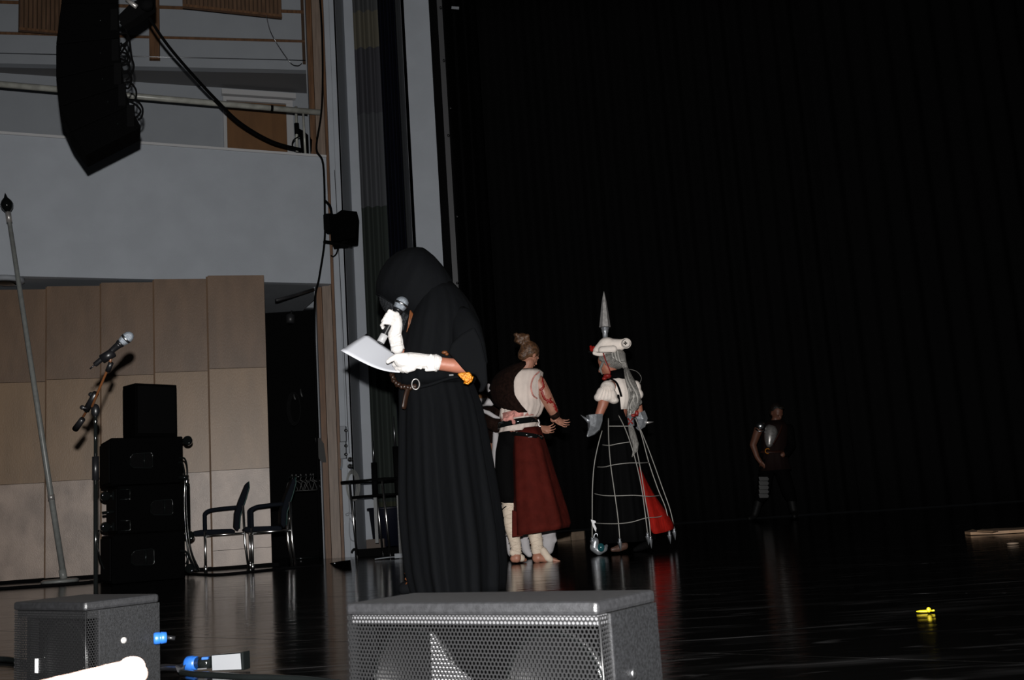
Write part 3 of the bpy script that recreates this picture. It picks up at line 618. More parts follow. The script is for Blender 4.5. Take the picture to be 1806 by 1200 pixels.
dk = thing('recess_lamp', 'small dim lamp fitting high up in the black recess', 'lamp', at(512, 566, 13.2))
part('lamp_housing', MB().lathe([(.05, 0), (.06, .1), (.02, .13)], at(512, 570, 13.2), (0, .3, 1), 14), 'dim_cable', dk)
part('lamp_bracket', MB().tube([at(512, 562, 13.2), at(515, 545, 13.33)], .012, 6), 'dim_cable', dk)
pl = thing('paper_bundle', 'bundle of pale sheets hanging at the right edge of the recess', 'papers', at(562, 792, 12.0))
for k in range(4):
    a = at(556+2*k, 773+3*k, 11.92+.01*k); part('sheet', MB().extrude([a, a+V((.05, .05, 0)), a+V((.07, .05, -.22)), a+V((.02, 0, -.22))], (0, .002, 0)), 'hanger_metal', pl)
single('diagonal_batten', MB().tube([at(487, 530, 11.2), at(553, 511, 11.9)], .022, 4), 'dim_cable', 'dark diagonal bar across the top of the backstage opening', 'bar', at(487, 530, 11.2))
# --- column fittings
eb = thing('switch_box', 'grey electrical box with black switches on the white column', 'switch box', at(604, 782, 11.95))
def cbox(x0, y0, x1, y1, Y, th):
    a = at(x0, y0, Y); b = at(x1, y0, Y); c = at(x1, y1, Y); return MB().hexa([V((x, y, z)) for z in (c.z, a.z) for x, y in ((a.x, Y), (b.x, Y), (b.x, Y+th), (a.x, Y+th))])
part('upper_box', cbox(599, 752, 609, 779, 11.9, .1), 'grey_paint', eb, bevel=.006)
part('lower_box', cbox(599, 780, 609, 809, 11.9, .1), 'grey_paint', eb, bevel=.006)
for y in (760, 787, 802): part('switch_knob', MB().lathe([(.018, 0), (.018, .03), (.012, .034)], at(610.5, y, 11.88), (0, -1, 0), 12), 'black_plastic', eb)
part('conduit', MB().tube(bez([at(603, 809, 11.93), at(603, 820, 11.93), at(601, 828, 11.97)], 4), .012, 6), 'grey_paint', eb)
for y, l in ((811, 'upper'), (823, 'lower')):
    single('wall_socket', MB().lathe([(.028, 0), (.028, .03), (.02, .034), (.016, .02), (0, .02)], at(618, y, 11.98), (0, -1, 0), 16), 'black_plastic', '%s round black socket on the white column below the switch box' % l, 'socket', at(618, y, 11.98))
cc = at(621, 857, 11.9); mb = MB()
for k in range(6):
    mb.tube([cc+V((math.sin(a)*(.048+.006*k)+.004*k, -.012*k, math.cos(a)*(.135+.008*k))) for a in [2*math.pi*i/28 for i in range(28)]], .003, 6, closed=True)
tc_ = thing('tubing_coil', 'coil of pale clear tubing hanging on the white column behind the metal stand', 'tubing', cc)
part('coil', mb, 'clear_tube', tc_)
part('hook', MB().tube(bez([cc+V((0, .1, .19)), cc+V((0, 0, .2)), cc+V((0, -.03, .16))], 4), .006, 6), 'black_plastic', tc_)
part('loose_end', MB().tube(bez([at(x, y, 11.9) for x, y in [(616, 880), (616, 905), (612, 910), (610, 907), (618, 905), (626, 914), (622, 922), (617, 915), (616, 940), (620, 953), (627, 953), (626, 940)]], 5), .0045, 5), 'grey_paint', tc_)
single('pull_cord', MB().tube([at(590, 300, 11.96), at(611, 700, 11.96), at(616, 800, 11.96)], .004, 5), 'dim_cable', 'thin dark cord running down the white column to the sockets', 'cord', at(616, 800, 11.96))
# --- metal stand (black top frames, bright legs)
rk = thing('metal_stand', 'tall open stand with bright metal legs and black frames by the column', 'stand', (-1.75, 11.0, 0))
A = at(630, 978, 11.2); A.z = 0; Cc = at(689, 985, 10.95); Cc.z = 0
B_ = A+V((.22, .38, 0)); Dd = Cc+V((.22, .38, 0)); th_ = at(624, 850, A.y).z
spl = .03
def tops(p, s): return V((p.x-s, p.y, th_))
legs = [A, B_, Dd, Cc]; tp_ = [tops(p, .05) for p in legs]
for p, q in zip(legs, tp_):
    lg = part('leg', MB().tube([p, q], .0125, 10), 'chrome', rk); part('foot', MB().lathe([(.016, 0), (.016, .02)], p, n=8), 'black_plastic', lg)
ov = [tp_[0]+V((-.08, -.02, 0)), tp_[1], tp_[2]+V((.08, .02, 0)), tp_[3]+V((.02, -.02, 0))]
part('top_frame', MB().tube(ov, .014, 8, closed=True), 'matte_black', rk)
part('top_glass', MB().prism([(p.x, p.y) for p in tp_], th_-.004, th_+.002), 'black_gloss', rk)
f = .80
part('middle_frame', MB().tube([p.lerp(q, f) for p, q in zip(legs, tp_)], .011, 8, closed=True), 'matte_black', rk)
# --- things standing behind it
def staff(x0, y0, x1, y1, Y, label, bright):
    a = at(x0, y0, Y); b = at(x1, y1, Y); t = thing('prop_staff', label, 'staff', b, 'staffs leaning by the curtain')
    part('tip', MB().tube([a, a.lerp(b, .22)], [.006, .016], 8), 'steel', t)
    part('grip', MB().tube([a.lerp(b, .215), a.lerp(b, .56)], .032, 10), 'matte_black', t)
    part('shaft', MB().box(a.lerp(b, .78), (.034, .03, (a-b).length*.44)), bright, t); return t
staff(658, 778, 665, 958, 11.3, 'staff with black grip and pale lower shaft behind the metal stand', mat('staff_grey', (.11, .115, .12), .5))
staff(694, 735, 708, 985, 11.4, 'taller dark staff half hidden beside the robe, right of the metal stand', 'dim_cable')
cb = thing('cardboard_box', 'low brown cardboard box behind the legs of the metal stand', 'box', floor_at(662, 979))
q = at(662, 966, 11.9); part('box_body', MB().box((q.x, 11.98, .10), (.20, .16, .16)), 'cardboard', cb, bevel=.004)
part('box_flap', MB().box((q.x, 11.895, .175), (.20, .004, .012)), 'cardboard', cb)
sl = thing('equipment_case', 'low black equipment case lying at the foot of the white column', 'case', floor_at(640, 985))
q0 = floor_at(600, 992); q1 = floor_at(712, 985)
part('case_body', MB().hexa([V((x, y, z)) for z in (.0, .085) for x, y in ((q0.x, 11.62), (q1.x, 11.68), (q1.x, 11.86), (q0.x, 11.86))]), 'matte_black', sl, bevel=.01)
part('case_strap', MB().tube(bez([at(620, 975, 11.5), at(624, 969, 11.5), at(632, 971, 11.5)], 4), .012, 6), 'black_gloss', sl)
wd = thing('wedge_bag', 'flat black pointed bag lying beside the pilaster foot', 'bag', floor_at(590, 993))
part('bag_body', MB().extrude([floor_at(580, 994, .0), floor_at(606, 990, .0), floor_at(606, 990, .07), floor_at(590, 992, .04)], (.04, .2, 0)), 'matte_black', wd, bevel=.008)
part('bag_buckle', MB().ell(floor_at(591, 994, .04)+V((0, -.02, 0)), (.012, .01, .008)), 'steel', wd)
wb = thing('power_strip', 'small white block on the floor just left of the robe hem', 'socket block', floor_at(705, 985))
q = floor_at(704, 986); part('block', MB().box((q.x, q.y, .03), (.085, .05, .045)), 'grey_paint', wb, bevel=.004); part('lead', MB().tube(bez([V((q.x-.04, q.y, .02)), V((q.x-.1, q.y+.02, .02)), V((q.x-.24, q.y-.01, .012))], 4), .006, 6), 'grey_paint', wb)
bb = thing('storage_bin', 'dark blue bin standing behind the metal stand', 'bin', (-1.55, 12.1, 0))
q = at(685, 945, 12.15); part('bin_body', MB().lathe([(.17, .09), (.21, .50), (.22, .51), (.20, .50), (.16, .11)], V((q.x, 12.15, 0)), n=24), 'dark_blue_bin', bb); part('bin_rim', MB().lathe([(.215, .50), (.232, .505), (.232, .525), (.215, .53)], V((q.x, 12.15, 0)), n=24), 'dark_blue_bin', bb)
# pale block on floor and litter
pb = thing('pale_plank', 'pale wooden block lying on the floor between the two costumed people', 'block', floor_at(1010, 955))
a = floor_at(983, 957); b = floor_at(1031, 952); b = a+(b-a)
for s0, s1 in ((0, .49), (.51, 1)):
    p = a.lerp(b, s0); q = a.lerp(b, s1); part('block', MB().hexa([V((x, y, z)) for z in (0, .10) for x, y in ((p.x, p.y), (q.x, q.y), (q.x+.02, q.y+.12), (p.x+.02, p.y+.12))]), 'pale_wood', pb, bevel=.006)
db = thing('torn_cardboard', 'torn strip of brown cardboard on the floor at the far right', 'cardboard', floor_at(1760, 942))
pts = [(1702, 943), (1716, 938.5), (1722, 940), (1756, 937), (1790, 936), (1830, 933), (1830, 938), (1780, 941), (1740, 943), (1712, 944)]
part('strip', MB().extrude([floor_at(x, y, .004) for x, y in pts], (0, 0, .02)), 'debris', db)
part('frayed_flap', MB().extrude([floor_at(x, y, .024) for x, y in [(1722, 939), (1730, 936.5), (1760, 938), (1750, 940)]], (.01, 0, .012)), 'debris', db)
single('paper_scrap', MB().ell(floor_at(1786, 959, .008), (.035, .03, .008)), 'pale_wood', 'tiny pale scrap on the floor below the torn cardboard strip', 'scrap', floor_at(1786, 959, 0))
yb = thing('yellow_tape_scrap', 'crumpled yellow strip lying on the black floor at right', 'scrap', floor_at(1630, 1080))
a = floor_at(1616, 1079, .006); b = floor_at(1642, 1078, .006); c_ = floor_at(1648, 1077, .008)
part('strip', MB().tube([a, a.lerp(b, .3), a.lerp(b, .8), b], [.002, .004, .0048, .003], 8, flat=.6), 'yellow', yb)
part('crumpled_end', MB().ell(floor_at(1638, 1076, .012), (.007, .005, .008)).tube([b, c_], .003, 6), 'yellow', yb)
# --- floor monitors
def monitor(label, A, B, D, ztop, pitch, screw, horn, badge):
    A, B, D = V((*A, 0)), V((*B, 0)), V((*D, 0)); u = (B-A); Wd = u.length; u.normalize(); n = V((-u.y, u.x, 0))
    if n.dot(D-A) < 0: n = -n
    dp = (D-A).dot(n)
    t = thing('floor_monitor', label, 'loudspeaker', (A+B)/2+n*dp/2)
    def P(a, b, z): return A+u*a+n*b+V((0, 0, z))
    def bx(a0, a1, b0, b1, z0, z1): return MB().hexa([P(a, b, z) for z in (z0, z1) for a, b in ((a0, b0), (a1, b0), (a1, b1), (a0, b1))])
    e = .018; gf_ = .035                       # grille wraps gf_ round the sides
    part('top_panel', bx(0, Wd, 0, dp, ztop-.020, ztop), 'speaker_edge', t, bevel=.006)
    part('bottom_panel', bx(0, Wd, 0, dp, 0.004, .024), 'speaker_edge', t, bevel=.006)
    for a0 in (0, Wd-e): part('side_panel', bx(a0, a0+e, gf_, dp, .0245, ztop-.0205), 'speaker_paint', t)
    part('back_panel', bx(e+.001, Wd-e-.001, dp-e, dp, .0245, ztop-.0205), 'speaker_paint', t)
    part('baffle', bx(e+.001, Wd-e-.001, gf_+.02, gf_+.03, .0245, ztop-.0205), 'speaker_dark', t)
    part('inner_ledge', bx(.006, Wd-.006, .010, gf_+.019, ztop-.036, ztop-.0207), 'ledge' if horn else 'speaker_paint', t)
    # perforated steel grille: hexagonal holes
    mb = MB(); hz = pitch*.866; z0, z1 = .0245, ztop-.021
    def sheet(frame, width):
        r_ = pitch/math.sqrt(3); ri = r_*.72
        for iz in range(int((z1-z0)/hz)):
            for ix in range(int(width/pitch)):
                ca = (ix+.5+.5*(iz % 2))*pitch; cz_ = z1-(iz+.5)*hz
                if ca+pitch*.4 > width: continue
                o_ = []; i_ = []
                for k in range(6):
                    an = math.pi/6+k*math.pi/3
                    o_.append(frame(ca+r_*math.cos(an), cz_+r_*math.sin(an))); i_.append(frame(ca+ri*math.cos(an), cz_+ri*math.sin(an)))
                mb.add(o_+i_, [(k, (k+1) % 6, 6+(k+1) % 6, 6+k) for k in range(6)])
    sheet(lambda a, z: P(a, .004, z), Wd)
    sheet(lambda a, z: P(Wd-.001, .004+a, z), gf_-.004)
    sheet(lambda a, z: P(.001, .004+a, z), gf_-.004)
    g = part('grille', mb, 'grille', t, solid=.0008)
    part('grille_edge', bx(Wd-.0015, Wd+.002, gf_-.002, gf_+.001, z0, z1), 'speaker_edge', t)
    part('grille_corner', MB().tube([P(Wd, .003, z0), P(Wd, .003, z1)], .0016, 6), 'grille', t)
    zc = ztop*.47; bz = gf_+.0195
    for a in ((Wd*.22, Wd*.78) if horn else (Wd*.5,)):
        rr = min(zc*.78, .095); w1 = part('woofer', MB().lathe([(rr, .0), (rr, .010), (rr*.93, .013), (rr*.88, .004), (rr*.3, -.03), (rr*.28, -.02), (0, -.012)], P(a, bz-.001, zc), -n, 32), 'cone', t)
        part('surround', MB().tube([P(a+math.cos(k*math.pi/16)*rr*.93, bz-.014, zc+math.sin(k*math.pi/16)*rr*.93) for k in range(32)], .004, 6, closed=True), 'black_gloss', w1)
    if horn:
        m_ = Wd*.43
        part('horn', MB().extrude([P(m_-.052, bz-.020, ztop-.052), P(m_-.055, bz-.020, .04), P(m_+.13, bz-.020, .04), P(m_+.105, bz-.020, .085), P(m_+.04, bz-.020, .125), P(m_-.02, bz-.020, .165)], -n*.008), 'horn', t)
    if badge: part('badge', MB().box(P(badge, .002, .115), (.010, .003, .032), math.atan2(u.y, u.x)), 'white_gloss', t)
    part('side_screw', MB().lathe([(.0075, 0), (.007, .003), (.003, .004), (0, .002)], P(Wd, screw[0], screw[1]), u, 14), 'silver_matte' if not horn else 'steel', t)
    part('rubber_feet', MB().box(P(.04, .04, .002), (.02, .02, .004)).box(P(Wd-.04, .04, .002), (.02, .02, .004)).box(P(.04, dp-.04, .002), (.02, .02, .004)).box(P(Wd-.04, dp-.04, .002), (.02, .02, .004)), 'matte_black', t)
    return t, P, Wd, dp
monitor('wide grey-edged floor monitor with honeycomb grille, front centre before the hooded person', (-.318, 1.86), (.098, 1.573), (-.213, 2.01), .26, .0073, (.09, .145), True, None)
t, P, Wd, dp = monitor('small black floor monitor at the left front edge of the stage', (-1.245, 2.59), (-.990, 2.392), (-1.13, 2.74), .26, .0062, (.095, .165), False, .11)
# blue speaker plug in the back of the small monitor
def plug(name, label, a, b, r, m2='blue'):
    t_ = thing(name, label, 'connector', a); d = (b-a); L = d.length; d.normalize()
    part('plug_body', MB().lathe([(r*.9, 0), (r, .004), (r, L*.45), (r*.85, L*.5), (r, L*.55), (r*.9, L*.95), (r*.5, L)], a, d, 14), m2, t_)
    return t_
a = P(Wd*.5, dp+.001, .15); a = at(271, 1127, 2.52); 
tpg = plug('blue_plug', 'blue round cable plug in the back of the small floor monitor', a, a+V((.028, .01, 0)), .014)
part('cable_stub', MB().tube([a+V((.026, .01, 0)), a+V((.045, .015, -.004))], .005, 8), 'black_plastic', tpg)
# cable coupler on the floor
cq = thing('cable_coupler', 'white-labelled cable adapter with blue plug on the floor by the small monitor', 'connector', floor_at(380, 1180))
Yc = 3.08; 
a = at(329, 1171, Yc+.03); b = at(348, 1170, Yc+.02); c_ = at(371, 1169, Yc)
part('blue_plug', MB().lathe([(.018, 0), (.021, .006), (.021, .022), (.019, .026), (.019, .034)], a, b-a, 16), 'blue', cq)
part('barrel', MB().tube([b, c_], .0165, 14), 'black_gloss', cq)
part('blue_collar', MB().box(at(363, 1161, Yc-.005), (.018, .02, .006)), 'blue', cq)
part('latch', MB().box(at(357, 1180, Yc-.012), (.026, .006, .003)), 'steel', cq)
q0 = at(372, 1156, Yc); q1 = at(425, 1151, Yc-.02); q2 = at(427, 1182, Yc-.02); q3 = at(373, 1184, Yc)
part('adapter_box', MB().extrude([q0, at(429, 1151, Yc-.02), at(430, 1183, Yc-.02), q3], (.01, .035, 0)), 'black_gloss', cq, bevel=.002)
part('white_label', MB().extrude([at(374, 1157, Yc-.003), at(424, 1153, Yc-.023), at(426, 1181, Yc-.023), at(375, 1183, Yc-.003)], (-.0004, -.0015, 0)), 'label_grey', cq)
single('adapter_cable', MB().tube(bez([at(329, 1171, 3.12), at(318, 1178, 3.1), at(300, 1178, 3.05), at(285, 1178, 3.0), at(262, 1182, 2.95)], 6), .009, 8), 'black_plastic', 'short black cable from the blue plug to the small monitor', 'cable', at(329, 1171, 3.12))
single('foreground_cable', MB().tube(bez([floor_at(x, y, .012) for x, y in [(318, 1186), (345, 1190), (385, 1192), (430, 1195), (480, 1196), (540, 1199), (600, 1206)]], 6), .009, 8), 'black_gloss', 'glossy black cable crossing the floor between the two front monitors', 'cable', floor_at(430, 1195, 0))
single('foreground_cable', MB().tube(bez([floor_at(x, y, .010) for x, y in [(-60, 1166), (0, 1163), (30, 1166), (60, 1172), (100, 1180)]], 6), .010, 8), 'black_gloss', 'black cable on the floor at the far left behind the small monitor', 'cable', floor_at(0, 1163, 0))
tb = thing('tape_tab', 'crumpled dark tape tab under the blue plug on the floor', 'tape', floor_at(320, 1183))
part('tape', MB().extrude([at(309, 1176, 3.05), at(318, 1180, 3.05), at(326, 1174, 3.05), at(321, 1188, 3.04), at(313, 1186, 3.04)], (0, .008, .002)), 'dim_cable', tb)
# ================================================================ people
def clean(*a): return [V(p) for p in a]
class Fig:
    """One figure: landmarks are read at its own distance; dy is metres nearer (-) or farther (+)."""
    def __init__(s, Y): s.Y = Y; s.body = MB()
    def p(s, x, y, dy=0): return at(x, y, s.Y+dy)
    def m(s, px, dy=0): return px*mpp(s.Y+dy)
    def limb(s, pts, mb=None):         # pts: (x, y, dy, radius px)
        mb = mb or s.body; mb.chain([(s.p(a, b, c), s.m(r, c)) for a, b, c, r in pts]); return mb
    def ball(s, x, y, dy, rx, ry, rz, mtx=None, mb=None):      # radii in px (x, depth, z)
        mb = mb or s.body; k = s.m(1, dy); mb.ell(s.p(x, y, dy), (rx*k, ry*k, rz*k), mtx); return mb
    def rings(s, lst, n=64, waves=None, mb=None, tilt=0):
        """lst: (left px, right px, y px, half depth m, dy, fold amplitude); horizontal rings joined into one cloth surface"""
        rows_ = []
        for li, (x0, x1, y, d, dy, amp) in enumerate(lst):
            c = s.p((x0+x1)/2, y, dy); rx = s.m((x1-x0)/2, dy); row = []
            for j in range(n):
                a = 2*math.pi*j/n; k = 1
                if waves: k = 1+amp*sum(w_*math.sin(f_*a+ph+.25*li*dr) for f_, w_, ph, dr in waves)
                row.append(c+V((rx*k*math.cos(a), d*k*math.sin(a), tilt*rx*math.cos(a))))
            rows_.append(row)
        return (mb or MB()).grid(rows_, closed=True)
def head(f, x, y, dy, hpx, fwd, up, chin=True):
    """head with skull, jaw, brow, nose, lips and ears in the figure's body mesh; returns the frame"""
    k = f.m(hpx, dy); c = f.p(x, y, dy); fw = V(fwd).normalized(); u = (V(up)-fw*fw.dot(V(up))).normalized(); l = u.cross(fw)
    m = Matrix((l, fw, u)).transposed(); b = f.body
    def q(a, b_, c_): return c+m@V((a*k, b_*k, c_*k))
    b.ell(q(0, -.06, .12), (.335*k, .42*k, .38*k), m); b.ell(q(0, .07, -.12), (.28*k, .32*k, .36*k), m)
    b.ell(q(0, .20, -.36), (.15*k, .13*k, .12*k), m); b.ell(q(0, .30, .06), (.24*k, .08*k, .06*k), m)
    b.cap(q(0, .36, .04), .028*k, q(0, .46, -.11), .05*k); b.ell(q(0, .39, -.24), (.10*k, .045*k, .035*k), m)
    b.ell(q(.13, .30, -.06), (.07*k, .06*k, .05*k), m); b.ell(q(-.13, .30, -.06), (.07*k, .06*k, .05*k), m)
    for s_ in (-1, 1): b.ell(q(.34*s_, -.02, -.03), (.035*k, .07*k, .11*k), m)
    return q, m, k
def eyes(f, q, m, k, parent):
    for s_ in (-1, 1): part('eye', MB().ell(q(.125*s_, .345, .0), (.055*k, .03*k, .025*k), m, 10, 6), 'eye', parent)
def hand(f, wrist, dirv, side, mb, L=.17, curl=.4, spread=.25, thumb=1):
    """open relaxed hand: palm, four unequal bent fingers and a thumb; dirv along the hand, side across the palm"""
    d = V(dirv).normalized(); sd = (V(side)-d*d.dot(V(side))).normalized(); nn = d.cross(sd)
    m = Matrix((sd, d, nn)).transposed(); w_ = V(wrist)
    mb.ell(w_+d*L*.26, (L*.23, L*.30, L*.085), m)
    for i, (a, ln) in enumerate(((-.19, .40), (-.064, .46), (.064, .43), (.19, .33))):
        p = w_+d*L*.44+sd*a*L; dd = (d+sd*a*spread*2).normalized(); pts = [(p, L*.048)]; ang = 0
        for j, fr in enumerate((.45, .32, .25)):
            ang += curl*(.8 if j == 0 else 1.1); v = dd*math.cos(ang)+nn*math.sin(ang); p = p+v*ln*L*fr; pts.append((p, L*(.043-.005*j)))
        mb.chain(pts)
    p = w_+d*L*.12+sd*(-.19*thumb)*L; mb.chain([(p, L*.07), (p+(d*.7-sd*.55*thumb+nn*.3)*L*.22, L*.055), (p+(d*1.2-sd*.62*thumb+nn*.55)*L*.30, L*.045)])
FOLD = [(5, .5, .3, .5), (9, .6, 1.1, -.4), (14, .45, 2.2, .3), (23, .25, .5, .2)]
# ---------------------------------------------------------------- 1. hooded speaker in the black robe
f = Fig(5.62)
foot = floor_at(795, 1045); foot.z = 0
pr = thing('person', 'person in a hooded black robe and white gloves reading a paper into a microphone', 'person', foot)
# body: profile to the left, head bowed
q, hm, hk = head(f, 716, 535, 0, 62, (-.86, -.10, -.62), (-.50, 0, .86))
f.limb([(748, 550, 0, 17), (735, 545, 0, 16)])
f.limb([(764, 575, -.10, 22), (768, 575, .10, 22)]); f.limb([(770, 590, 0, 40), (772, 630, 0, 40), (772, 675, 0, 38), (778, 720, 0, 42)])
f.limb([(780, 730, -.10, 30), (772, 870, -.09, 22), (776, 1030, -.09, 14), (745, 1040, -.09, 12)]); f.limb([(780, 730, .10, 30), (768, 870, .09, 22), (762, 1028, .09, 14), (738, 1036, .09, 12)])
# left arm (near): shoulder, elbow, wrist, hand on paper
f.limb([(800, 572, -.13, 13), (829, 650, -.22, 12.5), (800, 645, -.25, 13), (768, 641, -.27, 12), (738, 638, -.28, 9)])
# right arm (far): elbow low, forearm up to the mouth
f.limb([(790, 565, .20, 20), (742, 655, .06, 14), (706, 628, -.12, 10.5), (701, 600, -.17, 10), (697, 575, -.17, 9)])
bd = part('body', f.body, 'skin', pr, voxel=.008)
eyes(f, q, hm, hk, pr)
# white gloves
g = MB(); f.limb([(769, 640, -.27, 14.5), (752, 638, -.27, 13.5), (738, 637, -.28, 14.5), (722, 637, -.28, 16), (708, 636, -.29, 13.5)], g)
f.limb([(716, 630, -.31, 8), (701, 629, -.31, 6.5), (690, 634, -.32, 5), (684, 638.5, -.33, 3.8)], g)            # thumb laid on the paper
f.limb([(712, 640, -.27, 7), (701, 641, -.27, 5.2), (695, 643, -.26, 4.2), (699, 648, -.24, 4)], g)
f.limb([(716, 645, -.28, 7), (705, 648, -.28, 5.2), (700, 650, -.27, 4.4), (704, 653, -.25, 4)], g)
f.limb([(722, 648, -.29, 7), (712, 651.5, -.29, 5), (708, 653, -.28, 4.2), (711, 655, -.26, 3.8)], g)
f.limb([(728, 649, -.30, 6.5), (720, 653, -.30, 4.6), (716, 654.5, -.29, 4), (718, 656, -.27, 3.5)], g)
for pts_ in ([(760, 627, -.292, 2.6), (753, 640, -.304, 2.8), (757, 651, -.292, 2.6)], [(751, 627, -.290, 2.2), (744, 638, -.302, 2.4), (742, 650, -.292, 2.4)], [(744, 629, -.295, 2.0), (736, 640, -.306, 2.4), (738, 649, -.296, 2.2)], [(766, 652, -.29, 3), (752, 653, -.285, 3)]): f.limb(pts_, g)
gl = part('glove', g, 'glove', pr, voxel=.0034, smooth_it=2)
cf = part('glove_cuff', MB().tube([f.p(771, 640.5, -.27), f.p(767, 640.5, -.27)], [f.m(15.8, -.27)]*2, 24), 'glove', gl)
g = MB(); f.Y -= .17; f.limb([(701, 614, .0, 11.5), (699, 602, .0, 12.6), (696, 590, .0, 12.6), (700, 574, 0, 10.5), (698, 562, .0, 10.5), (692, 557, -.01, 9)], g)
for (a, b, c_, d_) in (((694, 553), (687, 549), (684, 553), 3.6), ((692, 558), (683, 555), (679, 560), 3.7), ((690, 564), (679, 562), (675, 567), 3.7), ((688, 570), (677, 569), (673, 574), 3.5)):
    f.limb([(a[0]+6, a[1]+2, -.02, 5), (a[0], a[1], -.040, d_), (b[0], b[1], -.045, d_), (c_[0], c_[1], -.030, d_-.6), (c_[0]+4, c_[1]+3, .0, d_-1)], g)
f.limb([(703, 566, .015, 7), (699, 556, .035, 6), (692, 551, .045, 5), (686, 553, .03, 4.6)], g)
f.limb([(674, 574, -.02, 3.5), (675, 579, -.02, 2.6)], g)
for pts_ in ([(688, 598, -.020, 2.2), (698, 595, -.034, 2.4), (706, 590, -.028, 2)], [(690, 609, -.020, 2.2), (700, 606, -.034, 2.4), (706, 604, -.028, 2)]): f.limb(pts_, g)
gr_ = part('glove', g, 'glove', pr, voxel=.0028, smooth_it=2)
part('glove_cuff', MB().tube([f.p(702, 618, .0), f.p(700.5, 611, 0)], [f.m(12.2)]*2, 24), 'glove', gr_)
f.Y += .17
# robe skirt
skr = f.rings([(706, 826, 668, .15, 0, .03), (704, 834, 688, .17, 0, .05), (706, 844, 720, .20, 0, .07), (706, 852, 760, .23, 0, .075), (707, 860, 810, .26, 0, .08), (708, 868, 860, .29, 0, .085),
               (711, 876, 910, .31, 0, .09), (716, 882, 955, .33, 0, .09), (722, 885, 1000, .34, 0, .09), (730, 884, 1030, .35, 0, .09), (735, 883, 1044, .35, 0, .09)], n=140, waves=FOLD)
part('robe_skirt', skr, 'robe', pr, solid=.006)
# robe torso
tor = f.rings([(752, 796, 498, .10, 0, 0), (738, 816, 520, .17, 0, .02), (727, 833, 545, .21, 0, .03), (716, 843, 570, .23, 0, .04), (708, 848, 600, .23, 0, .05), (700, 848, 630, .22, 0, .05), (697, 844, 655, .20, 0, .05), (700, 836, 672, .19, 0, .06), (704, 832, 682, .17, 0, .03)], n=96, waves=FOLD)
part('robe_top', tor, 'robe', pr, solid=.006)
# near sleeve: wide bell that opens towards the forearm
def sleeve(pts, n=36, amp=.05, m_='robe', name='sleeve'):
    rows_ = []
    for li, (x, y, dy, r, sq) in enumerate(pts):
        P_ = [f.p(a[0], a[1], a[2]) for a in pts]; i = li; t_ = (P_[min(i+1, len(P_)-1)]-P_[max(i-1, 0)]).normalized()
        a1 = V((0, 1, 0)); a1 = (a1-t_*t_.dot(a1)).normalized(); a2 = t_.cross(a1); rr = f.m(r, dy)
        rows_.append([P_[i]+(a1*math.cos(2*math.pi*j/n)*sq+a2*math.sin(2*math.pi*j/n))*rr*(1+amp*math.sin(5*2*math.pi*j/n+li)) for j in range(n)])
    return part(name, MB().grid(rows_, closed=True), m_, pr, solid=.005)
sleeve([(800, 545, -.13, 12, .6), (812, 560, -.16, 24, .7), (822, 585, -.19, 28, .75), (828, 612, -.21, 29, .7), (829, 635, -.22, 31, .6), (822, 650, -.22, 33, .5)])
part('sleeve_hem', MB().extrude([f.p(*a, -.30) for a in [(790, 622), (802, 634), (814, 648), (824, 658), (838, 660), (848, 678), (843, 692), (852, 690), (860, 676), (858, 640), (848, 600), (836, 576), (812, 590), (796, 606)]], (0, .05, 0)), 'robe', pr, bevel=.012)
sleeve([(775, 560, .16, 22, .8), (752, 610, .10, 24, .8), (738, 640, .04, 22, .8), (728, 642, -.02, 19, .8)])
# hood: parallel rings from the face opening back to the crown
hood = []
for (lx, ly, rx, ry, d_) in [(664, 519, 750, 580, .12), (665, 500, 778, 564, .16), (672, 480, 798, 540, .187), (684, 462, 804, 513, .187), (700, 449, 794, 490, .165), (718, 441, 780, 470, .12), (733, 438, 768, 456, .07), (744, 438, 760, 449, .03)]:
    row = []; n = 60; c = (f.p(lx, ly)+f.p(rx, ry))/2; e = (f.p(rx, ry)-f.p(lx, ly))/2
    for j in range(n):
        a = 2*math.pi*j/n; k = 1+(.03*math.sin(4*a+lx*.03)+.022*math.sin(9*a+ly*.02)+.012*math.sin(15*a))*abs(math.sin(a))
        row.append(c+e*math.cos(a)*k+V((0, d_*math.sin(a)*k, 0)))
    hood.append(row)
hb = MB().grid(hood, closed=True); hb.add(hood[-1], [tuple(range(60))], True)
ho = part('hood', hb, 'robe', pr, solid=.006)
part('hood_edge', MB().tube(hood[0], .0045, 8, closed=True), 'robe', ho)
part('hood_peak', MB().extrude([f.p(*a, -.05) for a in [(738, 440), (750, 440), (764, 450), (765, 459), (752, 462), (738, 452)]], (0, .10, 0)), 'robe', ho, bevel=.008)
# dark see-through looking lining and veil inside the hood opening
vrow = [[f.p(a, b, dy) for a, b, dy in r_] for r_ in ([(666, 521, -.02), (680, 523, -.09), (700, 528, -.11), (722, 545, -.12), (738, 565, -.08)], [(668, 532, -.01), (678, 540, -.07), (696, 550, -.09), (716, 566, -.10), (730, 580, -.06)], [(676, 548, 0), (686, 556, -.04), (700, 570, -.06), (716, 590, -.06), (724, 600, -.02)])]
part('face_veil', MB().grid(vrow), 'veil', pr, solid=.003, sub=2)
hr = MB()
for k in range(9):
    x = 722+k*1.4; hr.tube(bez([f.p(x+2, 548+k*2, -.13), f.p(x+1.5*math.sin(k), 562+k, -.14), f.p(x-2+2*math.sin(k*2), 575, -.135), f.p(x-5+k*.5, 588-k*2, -.12)], 4), [.0045]*8+[.003]*4+[.001], 6)
part('hair', hr, 'hair_orange', pr)
